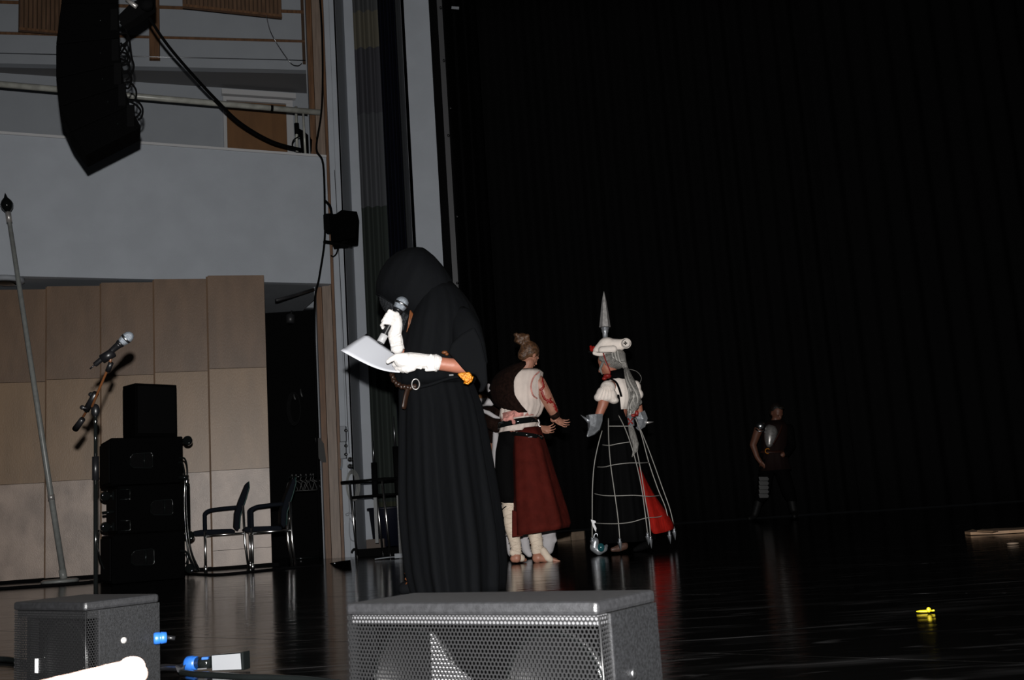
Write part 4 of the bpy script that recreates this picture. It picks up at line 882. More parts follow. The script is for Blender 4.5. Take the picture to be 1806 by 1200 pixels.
# belt of braided links, ring buckle, gold pouch
bl = MB()
bp_ = bez([f.p(x, y, dy) for x, y, dy in [(694, 652, -.06), (692, 662, -.10), (697, 674, -.15), (708, 682, -.18), (722, 684, -.195), (732, 682, -.20)]], 5)
for i, p in enumerate(bp_): bl.ell(p+V((0, -.008*(i % 2), .003*math.sin(i*2))), (.016, .012, .011), Matrix.Rotation(i*.7, 3, 'Y'), 8, 6)
part('braided_belt', bl, 'leather', pr)
rc = f.p(733, 678, -.215)
part('ring_buckle', MB().tube([rc+V((.020*math.cos(a), .004*math.sin(a), .028*math.sin(a))) for a in [2*math.pi*i/20 for i in range(20)]], .0035, 6, closed=True), 'silver_matte', pr)
part('waist_cord', MB().tube(bez([f.p(x, y, dy) for x, y, dy in [(735, 684, -.2), (760, 678, -.2), (790, 668, -.19), (815, 664, -.17), (832, 668, -.10), (834, 674, 0), (815, 672, .19), (770, 680, .21), (720, 682, .19), (702, 672, .05)]], 5), .009, 8), 'robe', pr)
part('belt_strap', MB().tube(bez([f.p(720, 686, -.2), f.p(716, 700, -.21), f.p(712, 722, -.215)], 4), [.016]*8+[.010], 8, flat=.4), 'leather', pr)
ph = part('gold_pouch', MB().extrude([f.p(*a, -.335) for a in [(806, 660), (812, 657), (828, 656), (833, 663), (830, 671), (823, 676), (815, 669)]], (0, .05, 0)), 'gold', pr, bevel=.006)
part('pouch_trim', MB().tube([f.p(*a, -.34) for a in [(834, 664), (831, 672), (825, 677), (818, 675)]], .006, 8), 'gold', ph)
part('orange_tuft', MB().ell(f.p(784, 622, -.26), (.016, .012, .009)).ell(f.p(788, 625, -.26), (.010, .01, .008)), 'hair_orange', pr)
part('belt_pouch_clasp', MB().box(f.p(796, 662, -.24), (.022, .01, .008)), 'dim_cable', pr)
bt_ = f.p(728, 1040, -.05); bt_.z = .0
fm = MB().cap(bt_+V((.05, 0, .05)), .045, bt_+V((-.04, -.02, .038)), .036).cap(bt_+V((.06, 0, .06)), .046, bt_+V((.07, 0, .16)), .045)
bo = part('boot', fm, 'robe', pr, voxel=.008); part('boot_laces', MB().tube([bt_+V((-.03+.012*(k % 2), -.045-.004*k, .06+.014*k)) for k in range(7)], .0035, 6), 'hair_orange', bo)
fm = MB().cap(bt_+V((.09, .2, .05)), .045, bt_+V((.0, .19, .038)), .036); part('boot', fm, 'rust', pr, voxel=.008)
microphone('black handheld microphone with silver grille held by the hooded person', f.p(670.5, 605, -.182), f.p(709.5, 533, -.17), .0205, True)
# the paper
A_, B_2, C_, D_ = f.p(601, 618.5, -.14), f.p(647, 590.5, .04), f.p(709, 632, -.05), f.p(705, 655.5, -.28)
rows_ = []
for i in range(9):
    u = i/8; row = []
    for j in range(13):
        v = j/12; P_ = A_.lerp(B_2, u).lerp(D_.lerp(C_, u), v); P_ = P_+V((0, 0, -1))*(.030*math.sin(math.pi*v)*(1-u)-.010*math.sin(math.pi*v)*u)+V((0, 0, .006))*math.sin(v*5+u*2); row.append(P_)
    rows_.append(row)
single('paper_sheet', MB().grid(rows_), 'paper', 'bright white sheet of paper held out in the left glove of the hooded person', 'paper', (A_+C_)/2, solid=.0006)
# ---------------------------------------------------------------- 2. person with the red skirt, seen from behind
f = Fig(8.05); WH = floor_at(935, 992); WH.z = 0
pr = thing('person', 'barefoot person seen from behind in white sleeveless shirt and dark red skirt', 'person', WH)
q, hm, hk = head(f, 934, 627, .02, 45, (.62, .60, -.50), (.35, .10, .93))
f.limb([(926, 655, 0, 12), (932, 640, 0, 11)])
f.limb([(893, 672, 0, 15), (945, 668, 0, 13)]); f.limb([(918, 680, 0, 28), (915, 705, 0, 30), (912, 735, 0, 28), (912, 765, 0, 26)])
f.limb([(940, 690, .0, 16), (930, 730, 0, 16)])
f.limb([(898, 785, 0, 14), (899, 880, 0, 12), (906, 935, .0, 11), (911, 978, .0, 7.5), (911, 985, -.01, 8)]); f.limb([(906, 986, -.01, 6.5), (916, 987, .05, 5), (926, 988, .10, 3.5)])
f.limb([(928, 785, 0, 14), (938, 880, 0, 12), (943, 940, .0, 12), (948, 978, .0, 8), (947, 985, -.01, 8.5)]); f.limb([(949, 984, -.02, 7.5), (968, 987, .0, 5.5), (980, 989, .02, 4)])
for k in range(5): f.limb([(976-k*1.5, 988, .0+.018*k, 2.8), (987-k*3, 990.5, .0+.020*k, 1.9)])
f.limb([(949, 676, -.02, 14), (960, 695, -.02, 12.5), (974, 722, .02, 10), (980, 735, .05, 7.5), (976, 740, .06, 6)])
f.limb([(892, 690, 0, 12), (896, 735, .15, 9), (930, 752, .24, 8), (955, 757, .22, 7)])
hand(f, f.p(978, 737, .06), (.75, .1, -.55), (.35, .6, .6), f.body, L=.15, curl=.35, spread=.9)
hand(f, f.p(953, 756, .20), (.95, .0, -.15), (.1, .5, .8), f.body, L=.145, curl=.35, spread=.9)
skin_o = part('body', f.body, 'skin_pale', pr, voxel=.0045)
eyes(f, q, hm, hk, pr)
# hair bun
hb = MB(); hb.ell(q(0, -.10, .15), (.375*hk, .43*hk, .40*hk), hm); hb.ell(q(0, -.28, -.10), (.27*hk, .22*hk, .30*hk), hm); f.ball(920, 598, .0, 13, 13, 11, None, hb)
for k in range(12): f.ball(920+11*math.cos(k), 598+8*math.sin(k*1.7), -.02+.02*math.sin(k*3), 4, 4, 4, None, hb)
part('hair', hb, 'brown_hair', pr, voxel=.008)
# head scarf line and face paint
part('face_paint', MB().tube(bez([q(.30, .25, .12), q(.33, .20, -.02), q(.27, .27, -.18)], 4), .007, 6, flat=.4), 'bloodred', pr)
part('face_paint', MB().tube(bez([q(.20, .36, -.10), q(.27, .28, -.14), q(.31, .16, -.10)], 4), .007, 6, flat=.4), 'bloodred', pr)
# shirt
sh = f.rings([(905, 950, 653, .09, 0, .02), (892, 957, 660, .12, 0, .03), (886, 954, 680, .135, 0, .04), (886, 953, 700, .14, 0, .05), (884, 957, 718, .15, 0, .07), (882, 952, 732, .15, 0, .06), (886, 944, 742, .15, 0, .05)], n=80, waves=FOLD)
so = part('shirt', sh, 'shirt', pr, solid=.006)
part('armhole_trim', MB().tube(bez([f.p(951, 656, -.075), f.p(941, 666, -.125), f.p(936.5, 682, -.15), f.p(940, 697, -.145), f.p(947, 703, -.10)], 5), .006, 6), 'pinkstain', so)
part('shirt_tail', f.rings([(880, 950, 748, .155, 0, .05), (882, 946, 756, .16, 0, .05), (880, 941, 762, .16, 0, .05)], n=60, waves=FOLD), 'shirt', so, solid=.005)
# brown pelt over left shoulder, with sash
pb_ = [[f.p(x, y, dy) for x, y, dy in r_] for r_ in (
    [(908, 645, .08), (915, 640, -.05), (925, 638, -.10), (930, 640, -.09), (921, 649, -.14)],
    [(880, 655, .08), (888, 652, -.06), (898, 652, -.12), (908, 653, -.15), (904, 664, -.175)],
    [(864, 672, .08), (874, 672, -.08), (886, 675, -.14), (898, 675, -.16), (905, 680, -.175)],
    [(862, 692, .08), (872, 695, -.08), (884, 700, -.14), (897, 698, -.165), (907, 702, -.18)],
    [(870, 716, .08), (878, 718, -.08), (892, 716, -.14), (903, 715, -.165), (914, 712, -.18)],
    [(896, 724, .0), (902, 726, -.10), (910, 726, -.15), (920, 727, -.17), (930, 727, -.17)])]
part('brown_pelt', MB().grid(pb_), 'brown_fur', pr, solid=.02, sub=1)
part('diagonal_sash', MB().extrude([f.p(*a, -.20) for a in [(890, 700), (904, 688), (911, 702), (920, 715), (931, 727), (914, 728), (904, 718)]], (0, .02, 0)), 'brown_fur', pr, bevel=.006)
part('shoulder_hem', MB().tube(bez([f.p(862, 678, -.02), f.p(860, 686, -.03), f.p(863, 691, -.03)], 4), .012, 8), 'plush', pr)
# belts
def belt(x0, y0, x1, y1, r, d, m_, name, sq=1.0):
    c = f.p((x0+x1)/2, (y0+y1)/2, 0); ex = (f.p(x1, y1)-f.p(x0, y0))/2
    row0 = []; row1 = []
    for j in range(40):
        a = 2*math.pi*j/40; p = c+ex*math.cos(a)+V((0, d*math.sin(a), 0)); row0.append(p+V((0, 0, r))); row1.append(p-V((0, 0, r)))
    return part(name, MB().grid([row0, row1], closed=True), m_, pr, solid=.012)
belt(879, 752, 949, 741, .022, .165, 'black_gloss', 'waist_belt')
belt(884, 737, 946, 728, .026, .158, 'pinkstain', 'stained_sash')
kn = MB(); f.ball(900, 737, -.175, 6, 4, 5, None, kn); f.ball(906, 745, -.18, 4, 3, 5, None, kn); f.ball(893, 740, -.17, 7, 3, 4, None, kn); f.ball(906, 731, -.18, 3, 3, 3, None, kn)
part('sash_knot', kn, 'pinkstain', pr, voxel=.006)
# trousers (left side), skirt and wraps
tr = MB(); f.limb([(906, 774, 0, 27), (918, 774, 0, 27)], tr); f.limb([(897, 768, 0, 18), (893, 800, 0, 20), (893, 840, 0, 21), (898, 872, 0, 20), (900, 880, 0, 17)], tr); f.limb([(925, 768, 0, 18), (932, 830, 0, 20), (938, 872, 0, 18)], tr)
part('trousers', tr, 'matte_black', pr, voxel=.012)
SK = [(3, .6, 1.0, .1), (5, .5, .2, -.15), (8, .3, 2.0, .12), (13, .12, .4, .1)]
sk = f.rings([(903, 952, 757, .15, 0, .02), (902, 957, 772, .165, -.01, .04), (902, 965, 800, .19, -.02, .07), (902, 976, 840, .22, -.03, .09), (902, 988, 880, .25, -.03, .10), (903, 997, 910, .27, -.03, .10), (903, 1002, 930, .28, -.03, .09), (903, 1000, 938, .28, -.03, .08)], n=140, waves=SK, tilt=.085)
so = part('skirt', sk, 'redcloth', pr, solid=.006)
part('skirt_panel', MB().extrude([f.p(*a, -.22) for a in [(903, 900), (918, 905), (924, 940), (922, 946), (903, 948)]], (0, .03, 0)), 'redcloth', so, bevel=.005)
def belt2(): return belt(899, 766, 958, 774, .016, .185, 'black_gloss', 'hip_belt')
belt2()
part('belt_glint', MB().box(f.p(935, 771, -.185), (.03, .006, .006), R(5)), 'grey_paint', pr)
def wrap(pts, name='leg_wrap'):
    w_ = MB(); f.limb(pts, w_); o = part(name, w_, 'wrap', pr, voxel=.008)
    n = len(pts); k = 0
    for i in range(n-1):
        for t_ in (0.1, .4, .7):
            x, y, dy, r_ = [pts[i][m_]*(1-t_)+pts[i+1][m_]*t_ for m_ in range(4)]; c = f.p(x, y, dy); rr = f.m(r_)+.001; k += 1; tl = .35*(-1)**k
            part('wrap_turn', MB().tube([c+V((rr*math.cos(a), rr*math.sin(a), tl*rr*math.cos(a))) for a in [2*math.pi*j/20 for j in range(20)]], .0035, 6, closed=True), 'wrap', o)
    return o
wrap([(900, 890, 0, 15), (899, 905, 0, 13.5), (902, 930, 0, 12.5), (907, 950, 0, 10.5), (910, 966, 0, 9.5), (911, 975, 0, 9)])
wrap([(938, 920, 0, 13), (943, 940, 0, 12.5), (947, 960, 0, 11), (947, 972, 0, 10)])
w_ = MB(); f.limb([(958, 972, -.02, 7), (966, 984, -.02, 6.8), (970, 987, -.01, 6.2)], w_); part('foot_wrap', w_, 'wrap', pr, voxel=.007)
w_ = MB(); f.limb([(905, 975, -.01, 7), (920, 985, .03, 6.5)], w_); part('foot_wrap', w_, 'wrap', pr, voxel=.007)
part('tie_cord', MB().tube(bez([f.p(x, y, -.08) for x, y in [(893, 893), (885, 900), (883, 910), (882, 915), (887, 918), (888, 912)]], 4), .004, 6), 'matte_black', pr)
# painted red marks on the arm
from mathutils.bvhtree import BVHTree
tree = BVHTree.FromPolygons([v.co+OFF[pr.name] for v in skin_o.data.vertices], [tuple(q_.vertices) for q_ in skin_o.data.polygons])
def mark(pts, r=.009):                 # body paint: a thin ribbon laid on the skin of the arm
    hits = []
    for c in bez([V((x, y, 0)) for x, y, dy in pts], 5):
        loc, nor, i_, d_ = tree.ray_cast(CAM, ray(c.x, c.y).normalized())
        if loc and (loc-f.p(c.x, c.y)).length < .35: hits.append((loc, nor))
    rows_ = [[], [], []]; n = len(hits)
    for i, (l, no) in enumerate(hits):
        t_ = (hits[min(i+1, n-1)][0]-hits[max(i-1, 0)][0]).normalized(); sd = t_.cross(no).normalized(); w_ = r*(.35+.65*min(1, min(i, n-1-i)/3))*(1+.25*math.sin(i*2.1))
        for k, e_ in enumerate((-1, 0, 1)): rows_[k].append(l+no*(.0028 if e_ == 0 else .0012)+sd*e_*w_)
    if n > 2: return part('arm_paint', MB().grid(rows_), 'bloodred', pr, solid=.001)
mark([(946, 663, -.10), (948, 668, -.10), (947, 670, -.10)], .005)
mark([(957, 664, -.080), (957, 675, -.082), (959, 681, -.086), (955, 687, -.100), (951, 688, -.112)])
mark([(955, 687, -.100), (957, 696, -.095), (961, 704, -.086), (966, 707, -.077), (965, 712, -.074)])
mark([(972, 702, -.045), (969, 708, -.060), (976, 710, -.048)], .012)
mark([(976, 711, -.044), (979, 718, -.030), (983, 727, -.005)], .013)
part('wrist_band', MB().tube([f.p(976, 728, .03), f.p(981, 735, .05)], f.m(9.5), 16), 'brown_fur', pr)
part('belt_ring', MB().tube(bez([f.p(x, y, -.12) for x, y in [(949, 740), (951, 746), (950, 751), (954, 753)]], 4), .007, 6), 'silver_matte', pr)
# ---------------------------------------------------------------- 3. person in brown and white plush costume behind
f = Fig(8.75); WH = floor_at(925, 975); WH.z = 0
pr = thing('person', 'person in a brown and white plush costume mostly hidden behind the red skirt', 'person', WH)
q, hm, hk = head(f, 884, 688, .0, 42, (.5, -.4, -.3), (.1, 0, 1))
f.limb([(886, 708, 0, 10), (886, 700, 0, 10)]); f.limb([(872, 718, 0, 12), (902, 716, 0, 12)]); f.limb([(888, 728, 0, 22), (890, 760, 0, 27), (893, 800, 0, 28)])
f.limb([(866, 722, -.05, 9), (850, 735, -.15, 9), (868, 745, -.3, 7)]); f.limb([(906, 720, 0, 9), (912, 745, 0, 8)])
f.limb([(882, 810, 0, 16), (884, 890, 0, 12), (908, 955, 0, 9), (908, 966, 0, 8)]); f.limb([(900, 810, 0, 16), (938, 890, 0, 13), (950, 955, 0, 9)])
part('body', f.body, 'skin_pale', pr, voxel=.01)
eyes(f, q, hm, hk, pr)
co = MB(); f.limb([(872, 716, -.04, 13), (902, 714, 0, 13)], co); f.limb([(886, 730, 0, 26), (886, 745, 0, 30), (886, 775, 0, 24)], co); f.limb([(864, 722, -.10, 12), (850, 736, -.26, 13), (868, 745, -.38, 14), (876, 752, -.38, 12)], co)
part('brown_costume', co, 'brown_fur', pr, voxel=.01)
hd_ = MB(); f.ball(884, 686, 0, 17, 17, 20, None, hd_); f.ball(886, 706, 0, 14, 14, 11, None, hd_); part('costume_hood', hd_, 'brown_fur', pr, voxel=.01)
wt = MB(); f.limb([(874, 762, -.30, 5), (876, 800, -.22, 9), (880, 850, -.12, 11), (886, 885, -.05, 11), (890, 915, 0, 8), (885, 925, -.02, 8)], wt); f.limb([(893, 860, -.1, 15), (896, 925, 0, 13), (900, 965, 0, 9), (902, 976, 0, 7)], wt)
f.limb([(940, 850, .0, 17), (960, 925, .0, 19), (966, 945, 0, 15), (965, 960, 0, 14), (966, 968, 0, 11)], wt); f.limb([(967, 940, -.02, 14), (978, 953, -.02, 5)], wt); f.limb([(925, 955, -.02, 9), (928, 970, -.02, 8), (934, 978, -.03, 6)], wt); f.limb([(930, 900, 0, 18), (925, 945, 0, 12)], wt)
part('white_plush_legs', wt, 'plush', pr, voxel=.009)
tr_ = MB(); f.limb([(848, 710, -.45, 8), (858, 709, -.48, 7.5), (866, 711, -.48, 6)], tr_); part('white_paw', tr_, 'plush', pr, voxel=.007)
part('paw_back', MB().ell(f.p(850, 702, -.44), (.05, .03, .03)), 'plush_brown', pr)
st = MB(); f.limb([(850, 724, -.42, 3), (862, 729, -.45, 4.2), (872, 735, -.47, 3.6), (882, 738, -.46, 1.8)], st); part('white_cuff_stripe', st, 'plush', pr, voxel=.006)
sb_ = MB(); f.limb([(880, 952, -.05, 11), (872, 958, -.1, 11), (880, 966, -.06, 8)], sb_); part('grey_shoe', sb_, mat('grey_satin', (.05, .055, .07), .3), pr, voxel=.008)
# ---------------------------------------------------------------- 4. person with hoop cage skirt and spiked cap
f = Fig(8.62); GP = floor_at(1090, 976); GP.z = 0
pr = thing('person', 'person with long grey hair, white puff sleeves and an open wire cage skirt', 'person', GP)
q, hm, hk = head(f, 1073, 641, 0, 46, (-.90, .10, -.42), (-.38, 0, .92))
f.limb([(1084, 668, 0, 9.5), (1078, 655, 0, 9)]); f.limb([(1074, 683, -.14, 11), (1106, 680, .14, 11)]); f.limb([(1090, 692, 0, 22), (1088, 715, 0, 20), (1086, 742, 0, 18), (1088, 765, 0, 24)])
f.limb([(1066, 690, -.16, 11), (1064, 712, -.18, 9.5), (1055, 736, -.18, 7), (1052, 744, -.18, 6)]); f.limb([(1118, 690, .14, 11), (1126, 716, .14, 7), (1130, 738, .12, 6)])
hand(f, f.p(1052, 742, -.18), (-.3, 0, -.9), (.6, .5, 0), f.body, L=.115, curl=.6, spread=.05, thumb=.4)
hand(f, f.p(1130, 736, .12), (.1, 0, -.9), (.3, .8, 0), f.body, L=.10, curl=.4)
f.limb([(1082, 775, -.08, 17), (1086, 870, -.08, 11), (1096, 950, -.08, 6.5), (1100, 963, -.1, 6)]); f.limb([(1096, 775, .08, 17), (1112, 870, .08, 11), (1140, 950, .08, 6.5), (1142, 960, .05, 6)])
f.limb([(1100, 963, -.1, 6), (1090, 967, -.12, 5), (1082, 969, -.13, 3.5)]); f.limb([(1142, 960, .05, 6), (1130, 966, .03, 5), (1122, 969, .02, 3.5)])
part('body', f.body, 'skin', pr, voxel=.0075)
eyes(f, q, hm, hk, pr)
# hair
hh_ = MB(); f.ball(1079, 635, .0, 21, 21, 19, None, hh_); f.ball(1064, 632, -.05, 9, 8, 7, None, hh_); f.ball(1090, 640, .0, 12, 16, 12, None, hh_)
f.limb([(1092, 628, -.02, 12), (1098, 640, -.03, 7.5), (1104, 650, -.05, 4.5)], hh_)
f.limb([(1104, 650, -.05, 4.5), (1108, 662, -.10, 6), (1113, 676, -.16, 8.5), (1118, 690, -.19, 9), (1120, 703, -.20, 10), (1119, 715, -.2, 9), (1114, 728, -.2, 5), (1113, 736, -.2, 5)], hh_)
f.limb([(1122, 700, -.19, 7), (1128, 710, -.18, 5)], hh_); f.limb([(1112, 752, -.22, 5), (1116, 768, -.24, 6.5), (1121, 784, -.26, 6), (1119, 796, -.27, 3.5), (1115, 806, -.27, 1.5)], hh_); f.limb([(1122, 785, -.26, 4), (1124, 797, -.27, 1.6)], hh_)
f.limb([(1063, 640, -.08, 3), (1058, 652, -.07, 2.5), (1062, 660, -.06, 1.8)], hh_)
hp = part('hair', hh_, 'grey_hair', pr, voxel=.007)
for k in range(14):
    a = k*.45; w_ = MB().tube(bez([f.p(1104+3*math.sin(a), 651, -.06-.01*(k % 3)), f.p(1110+6*math.sin(a), 672, -.17-.02*math.cos(a)), f.p(1119+9*math.sin(a+.5), 697, -.235-.03*abs(math.cos(a))), f.p(1116+8*math.sin(a+1), 716, -.22), f.p(1111+5*math.sin(a), 738, -.22)], 5), [.007]*12+[.006]*4+[.004]*4+[.0015], 6)
    part('hair_lock', w_, 'hair_strand' if k % 3 == 0 else 'grey_hair', hp)
for k in range(8):
    a = -.8+k*.25; part('hair_lock', MB().tube(bez([f.p(1078+k*1.5, 618, -.09), f.p(1086+8*a, 630+3*k*.4, -.115), f.p(1098+4*a, 640, -.08), f.p(1104, 650, -.06)], 5), [.006]*12+[.005]*4, 6), 'hair_strand' if k % 3 == 1 else 'grey_hair', hp)
part('stray_strand', MB().tube(bez([f.p(1106, 651, -.05), f.p(1122, 655, -.03), f.p(1131, 666, -.02), f.p(1128, 677, -.03)], 6), .0025, 5), 'grey_hair', hp)
# cap: soft white beret-like cap with frill and rolled end, red rosette and ribbon
cp_ = MB(); f.limb([(1054, 619, -.02, 9), (1066, 609, -.01, 12), (1080, 609, 0, 12), (1092, 609, .0, 11), (1102, 606, .0, 9)], cp_); f.ball(1070, 604, .0, 14, 16, 9, None, cp_); f.limb([(1062, 618, -.08, 7), (1082, 616, -.10, 7)], cp_)
cpo = part('cap', cp_, 'cap', pr, voxel=.008)
for k in range(9): 
    part('frill', MB().ell(f.p(1048+k*2.1, 623+2*math.sin(k*.35), -.10+.003*k), (.014, .012, .017)), 'cap', cpo)
ca_ = f.p(1104, 606, -.12)
part('rolled_end', MB().tube([f.p(1104, 606, -.06), f.p(1104, 606, .10)], f.m(9.4), 20).tube([f.p(1104, 606, -.125), f.p(1104, 606, -.055)], f.m(8.6), 20), 'cap', cpo)
part('roll_ring', MB().tube([ca_+V((f.m(7.2)*math.cos(a), -.008, f.m(7.2)*math.sin(a))) for a in [2*math.pi*i/24 for i in range(24)]], .0025, 6, closed=True), 'dim_cable', cpo)
em = MB()
for k in range(4):
    a = k*math.pi/2; d1 = V((math.cos(a), 0, math.sin(a))); d2 = V((-math.sin(a), 0, math.cos(a))); c = ca_+V((-.006, -.010, 0))
    em.extrude([c-d2*.0015, c+d1*.015-d2*.0075, c+d1*.015+d2*.0075, c+d2*.0015], (0, -.002, 0))
part('cross_emblem', em, 'matte_black', cpo)
part('red_rosette', MB().ell(f.p(1044, 616, -.02), (.02, .015, .022)).ell(f.p(1042, 612, -.02), (.012, .01, .012)).ell(f.p(1047, 613, -.03), (.012, .01, .012)), 'brightred', cpo)
part('hat_pin', MB().tube([f.p(1038, 621, -.09), f.p(1080, 622, -.12)], .003, 5), 'dim_cable', cpo)
part('chin_ribbon', MB().tube(bez([f.p(1064, 623, -.11), f.p(1068, 636, -.115), f.p(1074, 650, -.10), f.p(1076, 658, -.09), f.p(1072, 664, -.09), f.p(1066, 666, -.10)], 5), .009, 6, flat=.4), 'bloodred', pr)
part('red_scarf', MB().ell(f.p(1071, 664, -.06), (.035, .05, .022)).ell(f.p(1066, 668, -.08), (.02, .02, .015)), 'bloodred', pr)
# spike on the cap: eight flats, neck and ring
sp_ = f.p(1067.5, 597, .06); tip = f.p(1065, 514, .06); ax = (tip-sp_).normalized(); LL = (tip-sp_).length
sk_ = part('spike', MB().lathe([(f.m(10.3), LL*.235), (f.m(10.1), LL*.25), (f.m(4.2), LL*.78), (f.m(2.3), LL*.90), (.001, LL)], sp_, ax, 6), 'silver_matte', pr)
for p_ in sk_.data.polygons: p_.use_smooth = False
part('spike_neck', MB().lathe([(f.m(4.5), -.03), (f.m(4.8), LL*.10), (f.m(6.2), LL*.14), (f.m(6.4), LL*.19), (f.m(7.4), LL*.20), (f.m(7.4), LL*.215), (f.m(6), LL*.235)], sp_, ax, 16), 'silver', sk_)
# blouse, collar, bodice, sleeves
bd_ = f.rings([(1078, 1094, 664, .06, 0, 0), (1070, 1108, 674, .13, 0, .02), (1068, 1116, 690, .15, 0, .03), (1070, 1115, 708, .145, 0, .04), (1071, 1110, 725, .13, 0, .04)], n=60, waves=FOLD)
part('blouse', bd_, 'cap', pr, solid=.006)
part('collar', f.rings([(1074, 1101, 655, .075, 0, 0), (1074, 1104, 663, .085, 0, .02), (1072, 1107, 672, .11, 0, .03)], n=40, waves=FOLD), 'matte_black', pr, solid=.008)
part('bodice', f.rings([(1069, 1097, 700, .155, 0, 0), (1068, 1098, 712, .158, 0, .02), (1068, 1100, 728, .15, 0, .02), (1066, 1106, 745, .15, 0, .02), (1062, 1112, 765, .17, 0, .02)], n=60, waves=FOLD), 'matte_black', pr, solid=.008)
part('bodice_strap', MB().tube(bez([f.p(1076, 668, -.12), f.p(1086, 674, -.155), f.p(1092, 686, -.17), f.p(1096, 700, -.17)], 5), .010, 6, flat=.5), 'matte_black', pr)
sl_ = MB(); f.ball(1072, 684, -.16, 14, 15, 13, None, sl_); f.ball(1064, 694, -.18, 13, 14, 12, None, sl_); f.ball(1076, 698, -.18, 13, 14, 12, None, sl_); f.ball(1056, 701, -.18, 9, 12, 8, None, sl_); f.ball(1083, 707, -.17, 9, 12, 6, None, sl_); f.ball(1070, 703, -.18, 13, 14, 7, None, sl_)
po = part('puff_sleeve', sl_, 'cap', pr, voxel=.008)
for k in range(6): part('sleeve_pleat', MB().tube(bez([f.p(1066+k*1.5, 678, -.22), f.p(1058+k*5, 692, -.252+.002*k), f.p(1052+k*6.2, 706, -.235)], 4), [.001]+[.004]*7+[.001], 6), 'cap', po)
sl_ = MB(); f.ball(1122, 684, .12, 9, 12, 13, None, sl_); f.ball(1127, 696, .12, 8, 11, 9, None, sl_); part('puff_sleeve', sl_, 'cap', pr, voxel=.008)
# gauntlets
def gauntlet(pts, tipx, flare):
    mb_ = MB(); rows2 = []
    P_ = [f.p(a[0], a[1], a[2]) for a in pts]
    for i, a in enumerate(pts):
        t_ = (P_[min(i+1, len(P_)-1)]-P_[max(i-1, 0)]).normalized(); a1 = t_.orthogonal().normalized(); a2 = t_.cross(a1)
        rows2.append([P_[i]+(a1*math.cos(2*math.pi*j/7)+a2*math.sin(2*math.pi*j/7))*f.m(a[3]) for j in range(7)])
    mb_.grid(rows2, closed=True, smooth=False); mb_.add(rows2[-1], [tuple(range(7))])
    o = part('gauntlet', mb_, 'silver', pr, solid=.006)
    return o
gauntlet([(1049, 732, -.18, 15), (1050, 743, -.18, 13), (1048, 754, -.18, 11), (1043, 763, -.18, 6.5), (1036, 770, -.18, 1.5)], 0, 0)
part('gauntlet_fin', MB().lathe([(f.m(5), 0), (f.m(3), .03), (.001, .09)], f.p(1040, 744, -.20), (-.75, 0, .65), 4), 'silver', pr)
gauntlet([(1127, 729, .12, 12), (1132, 740, .12, 11), (1131, 750, .12, 8), (1124, 757, .12, 4)], 0, 0)
part('gauntlet_spike', MB().lathe([(f.m(3.5), 0), (f.m(2), .03), (.001, .07)], f.p(1138, 746, .10), (1, 0, .03), 10), 'silver_matte', pr)
hbn = part('hair_band', MB().tube([f.p(1111, 733, -.22), f.p(1114, 752, -.22)], f.m(5.4), 14), 'silver', pr)
for a, b in (((1107, 738), (1116, 748)), ((1116, 738), (1108, 749))): part('red_lacing', MB().tube([f.p(*a, -.258), f.p(*b, -.258)], .006, 6), 'bloodred', hbn)
part('red_bow', MB().ell(f.p(1117, 733, -.24), (.02, .012, .014)).ell(f.p(1123, 729, -.22), (.016, .012, .022)), 'bloodred', hbn)
# skirt under the cage and red train
part('under_skirt', f.rings([(1062, 1112, 745, .16, 0, .02), (1058, 1122, 790, .20, 0, .04), (1054, 1134, 850, .25, 0, .06), (1050, 1146, 910, .28, 0, .07), (1050, 1152, 955, .30, 0, .07)], n=90, waves=FOLD), 'matte_black', pr, solid=.006)
rt_ = [[f.p(x, y, dy) for x, y, dy in r_] for r_ in ([(1126, 820, -.16), (1129, 824, -.14), (1131, 828, -.12), (1132, 832, -.1), (1133, 836, -.08)], [(1132, 860, -.20), (1139, 862, -.22), (1144, 864, -.16), (1149, 868, -.16), (1152, 872, -.08)],
      [(1142, 905, -.22), (1150, 905, -.25), (1160, 902, -.18), (1169, 901, -.18), (1176, 903, -.08)], [(1148, 943, -.24), (1158, 942, -.28), (1170, 940, -.20), (1182, 936, -.20), (1193, 931, -.08)])]
part('red_train', MB().grid(rt_), 'brightred', pr, solid=.006, sub=2)
def cone(x, y, dy, L_=13, r_=4.3):
    return part('arrow_tip', MB().lathe([(f.m(r_), 0), (f.m(r_*.9), .004), (.001, f.m(L_))], f.p(x, y, dy), (.04, 0, -1), 4).tube([f.p(x, y-6, dy), f.p(x, y, dy)], .010, 8), 'silver', pr)
ribs = [[(1062, 760, -.12), (1055, 785, -.16), (1048, 820, -.16), (1045, 860, -.16), (1044.5, 900, -.16), (1044.5, 948, -.16)], [(1073, 738, -.16), (1073.5, 775, -.24), (1077, 820, -.30), (1084, 870, -.33), (1090, 915, -.35), (1093, 950, -.35)],
        [(1091, 733, -.16), (1102, 755, -.24), (1113, 785, -.28), (1124, 825, -.30), (1133, 870, -.33), (1142, 940, -.34)], [(1122, 790, -.26), (1130, 830, -.28), (1138, 880, -.30), (1145, 920, -.32), (1147, 946, -.32)],
        [(1121, 738, -.06), (1132, 770, -.08), (1144, 815, -.10), (1160, 862, -.10), (1175, 900, -.12), (1180.5, 938, -.12)], [(1124, 745, .1), (1138, 778, .14), (1152, 815, .16), (1168, 860, .18), (1182, 900, .18), (1189, 932, .18)],
        [(1100, 745, .17), (1098, 800, .25), (1095, 870, .30), (1090, 930, .32)], [(1070, 745, .15), (1062, 800, .2), (1056, 870, .22), (1054, 930, .22)]]
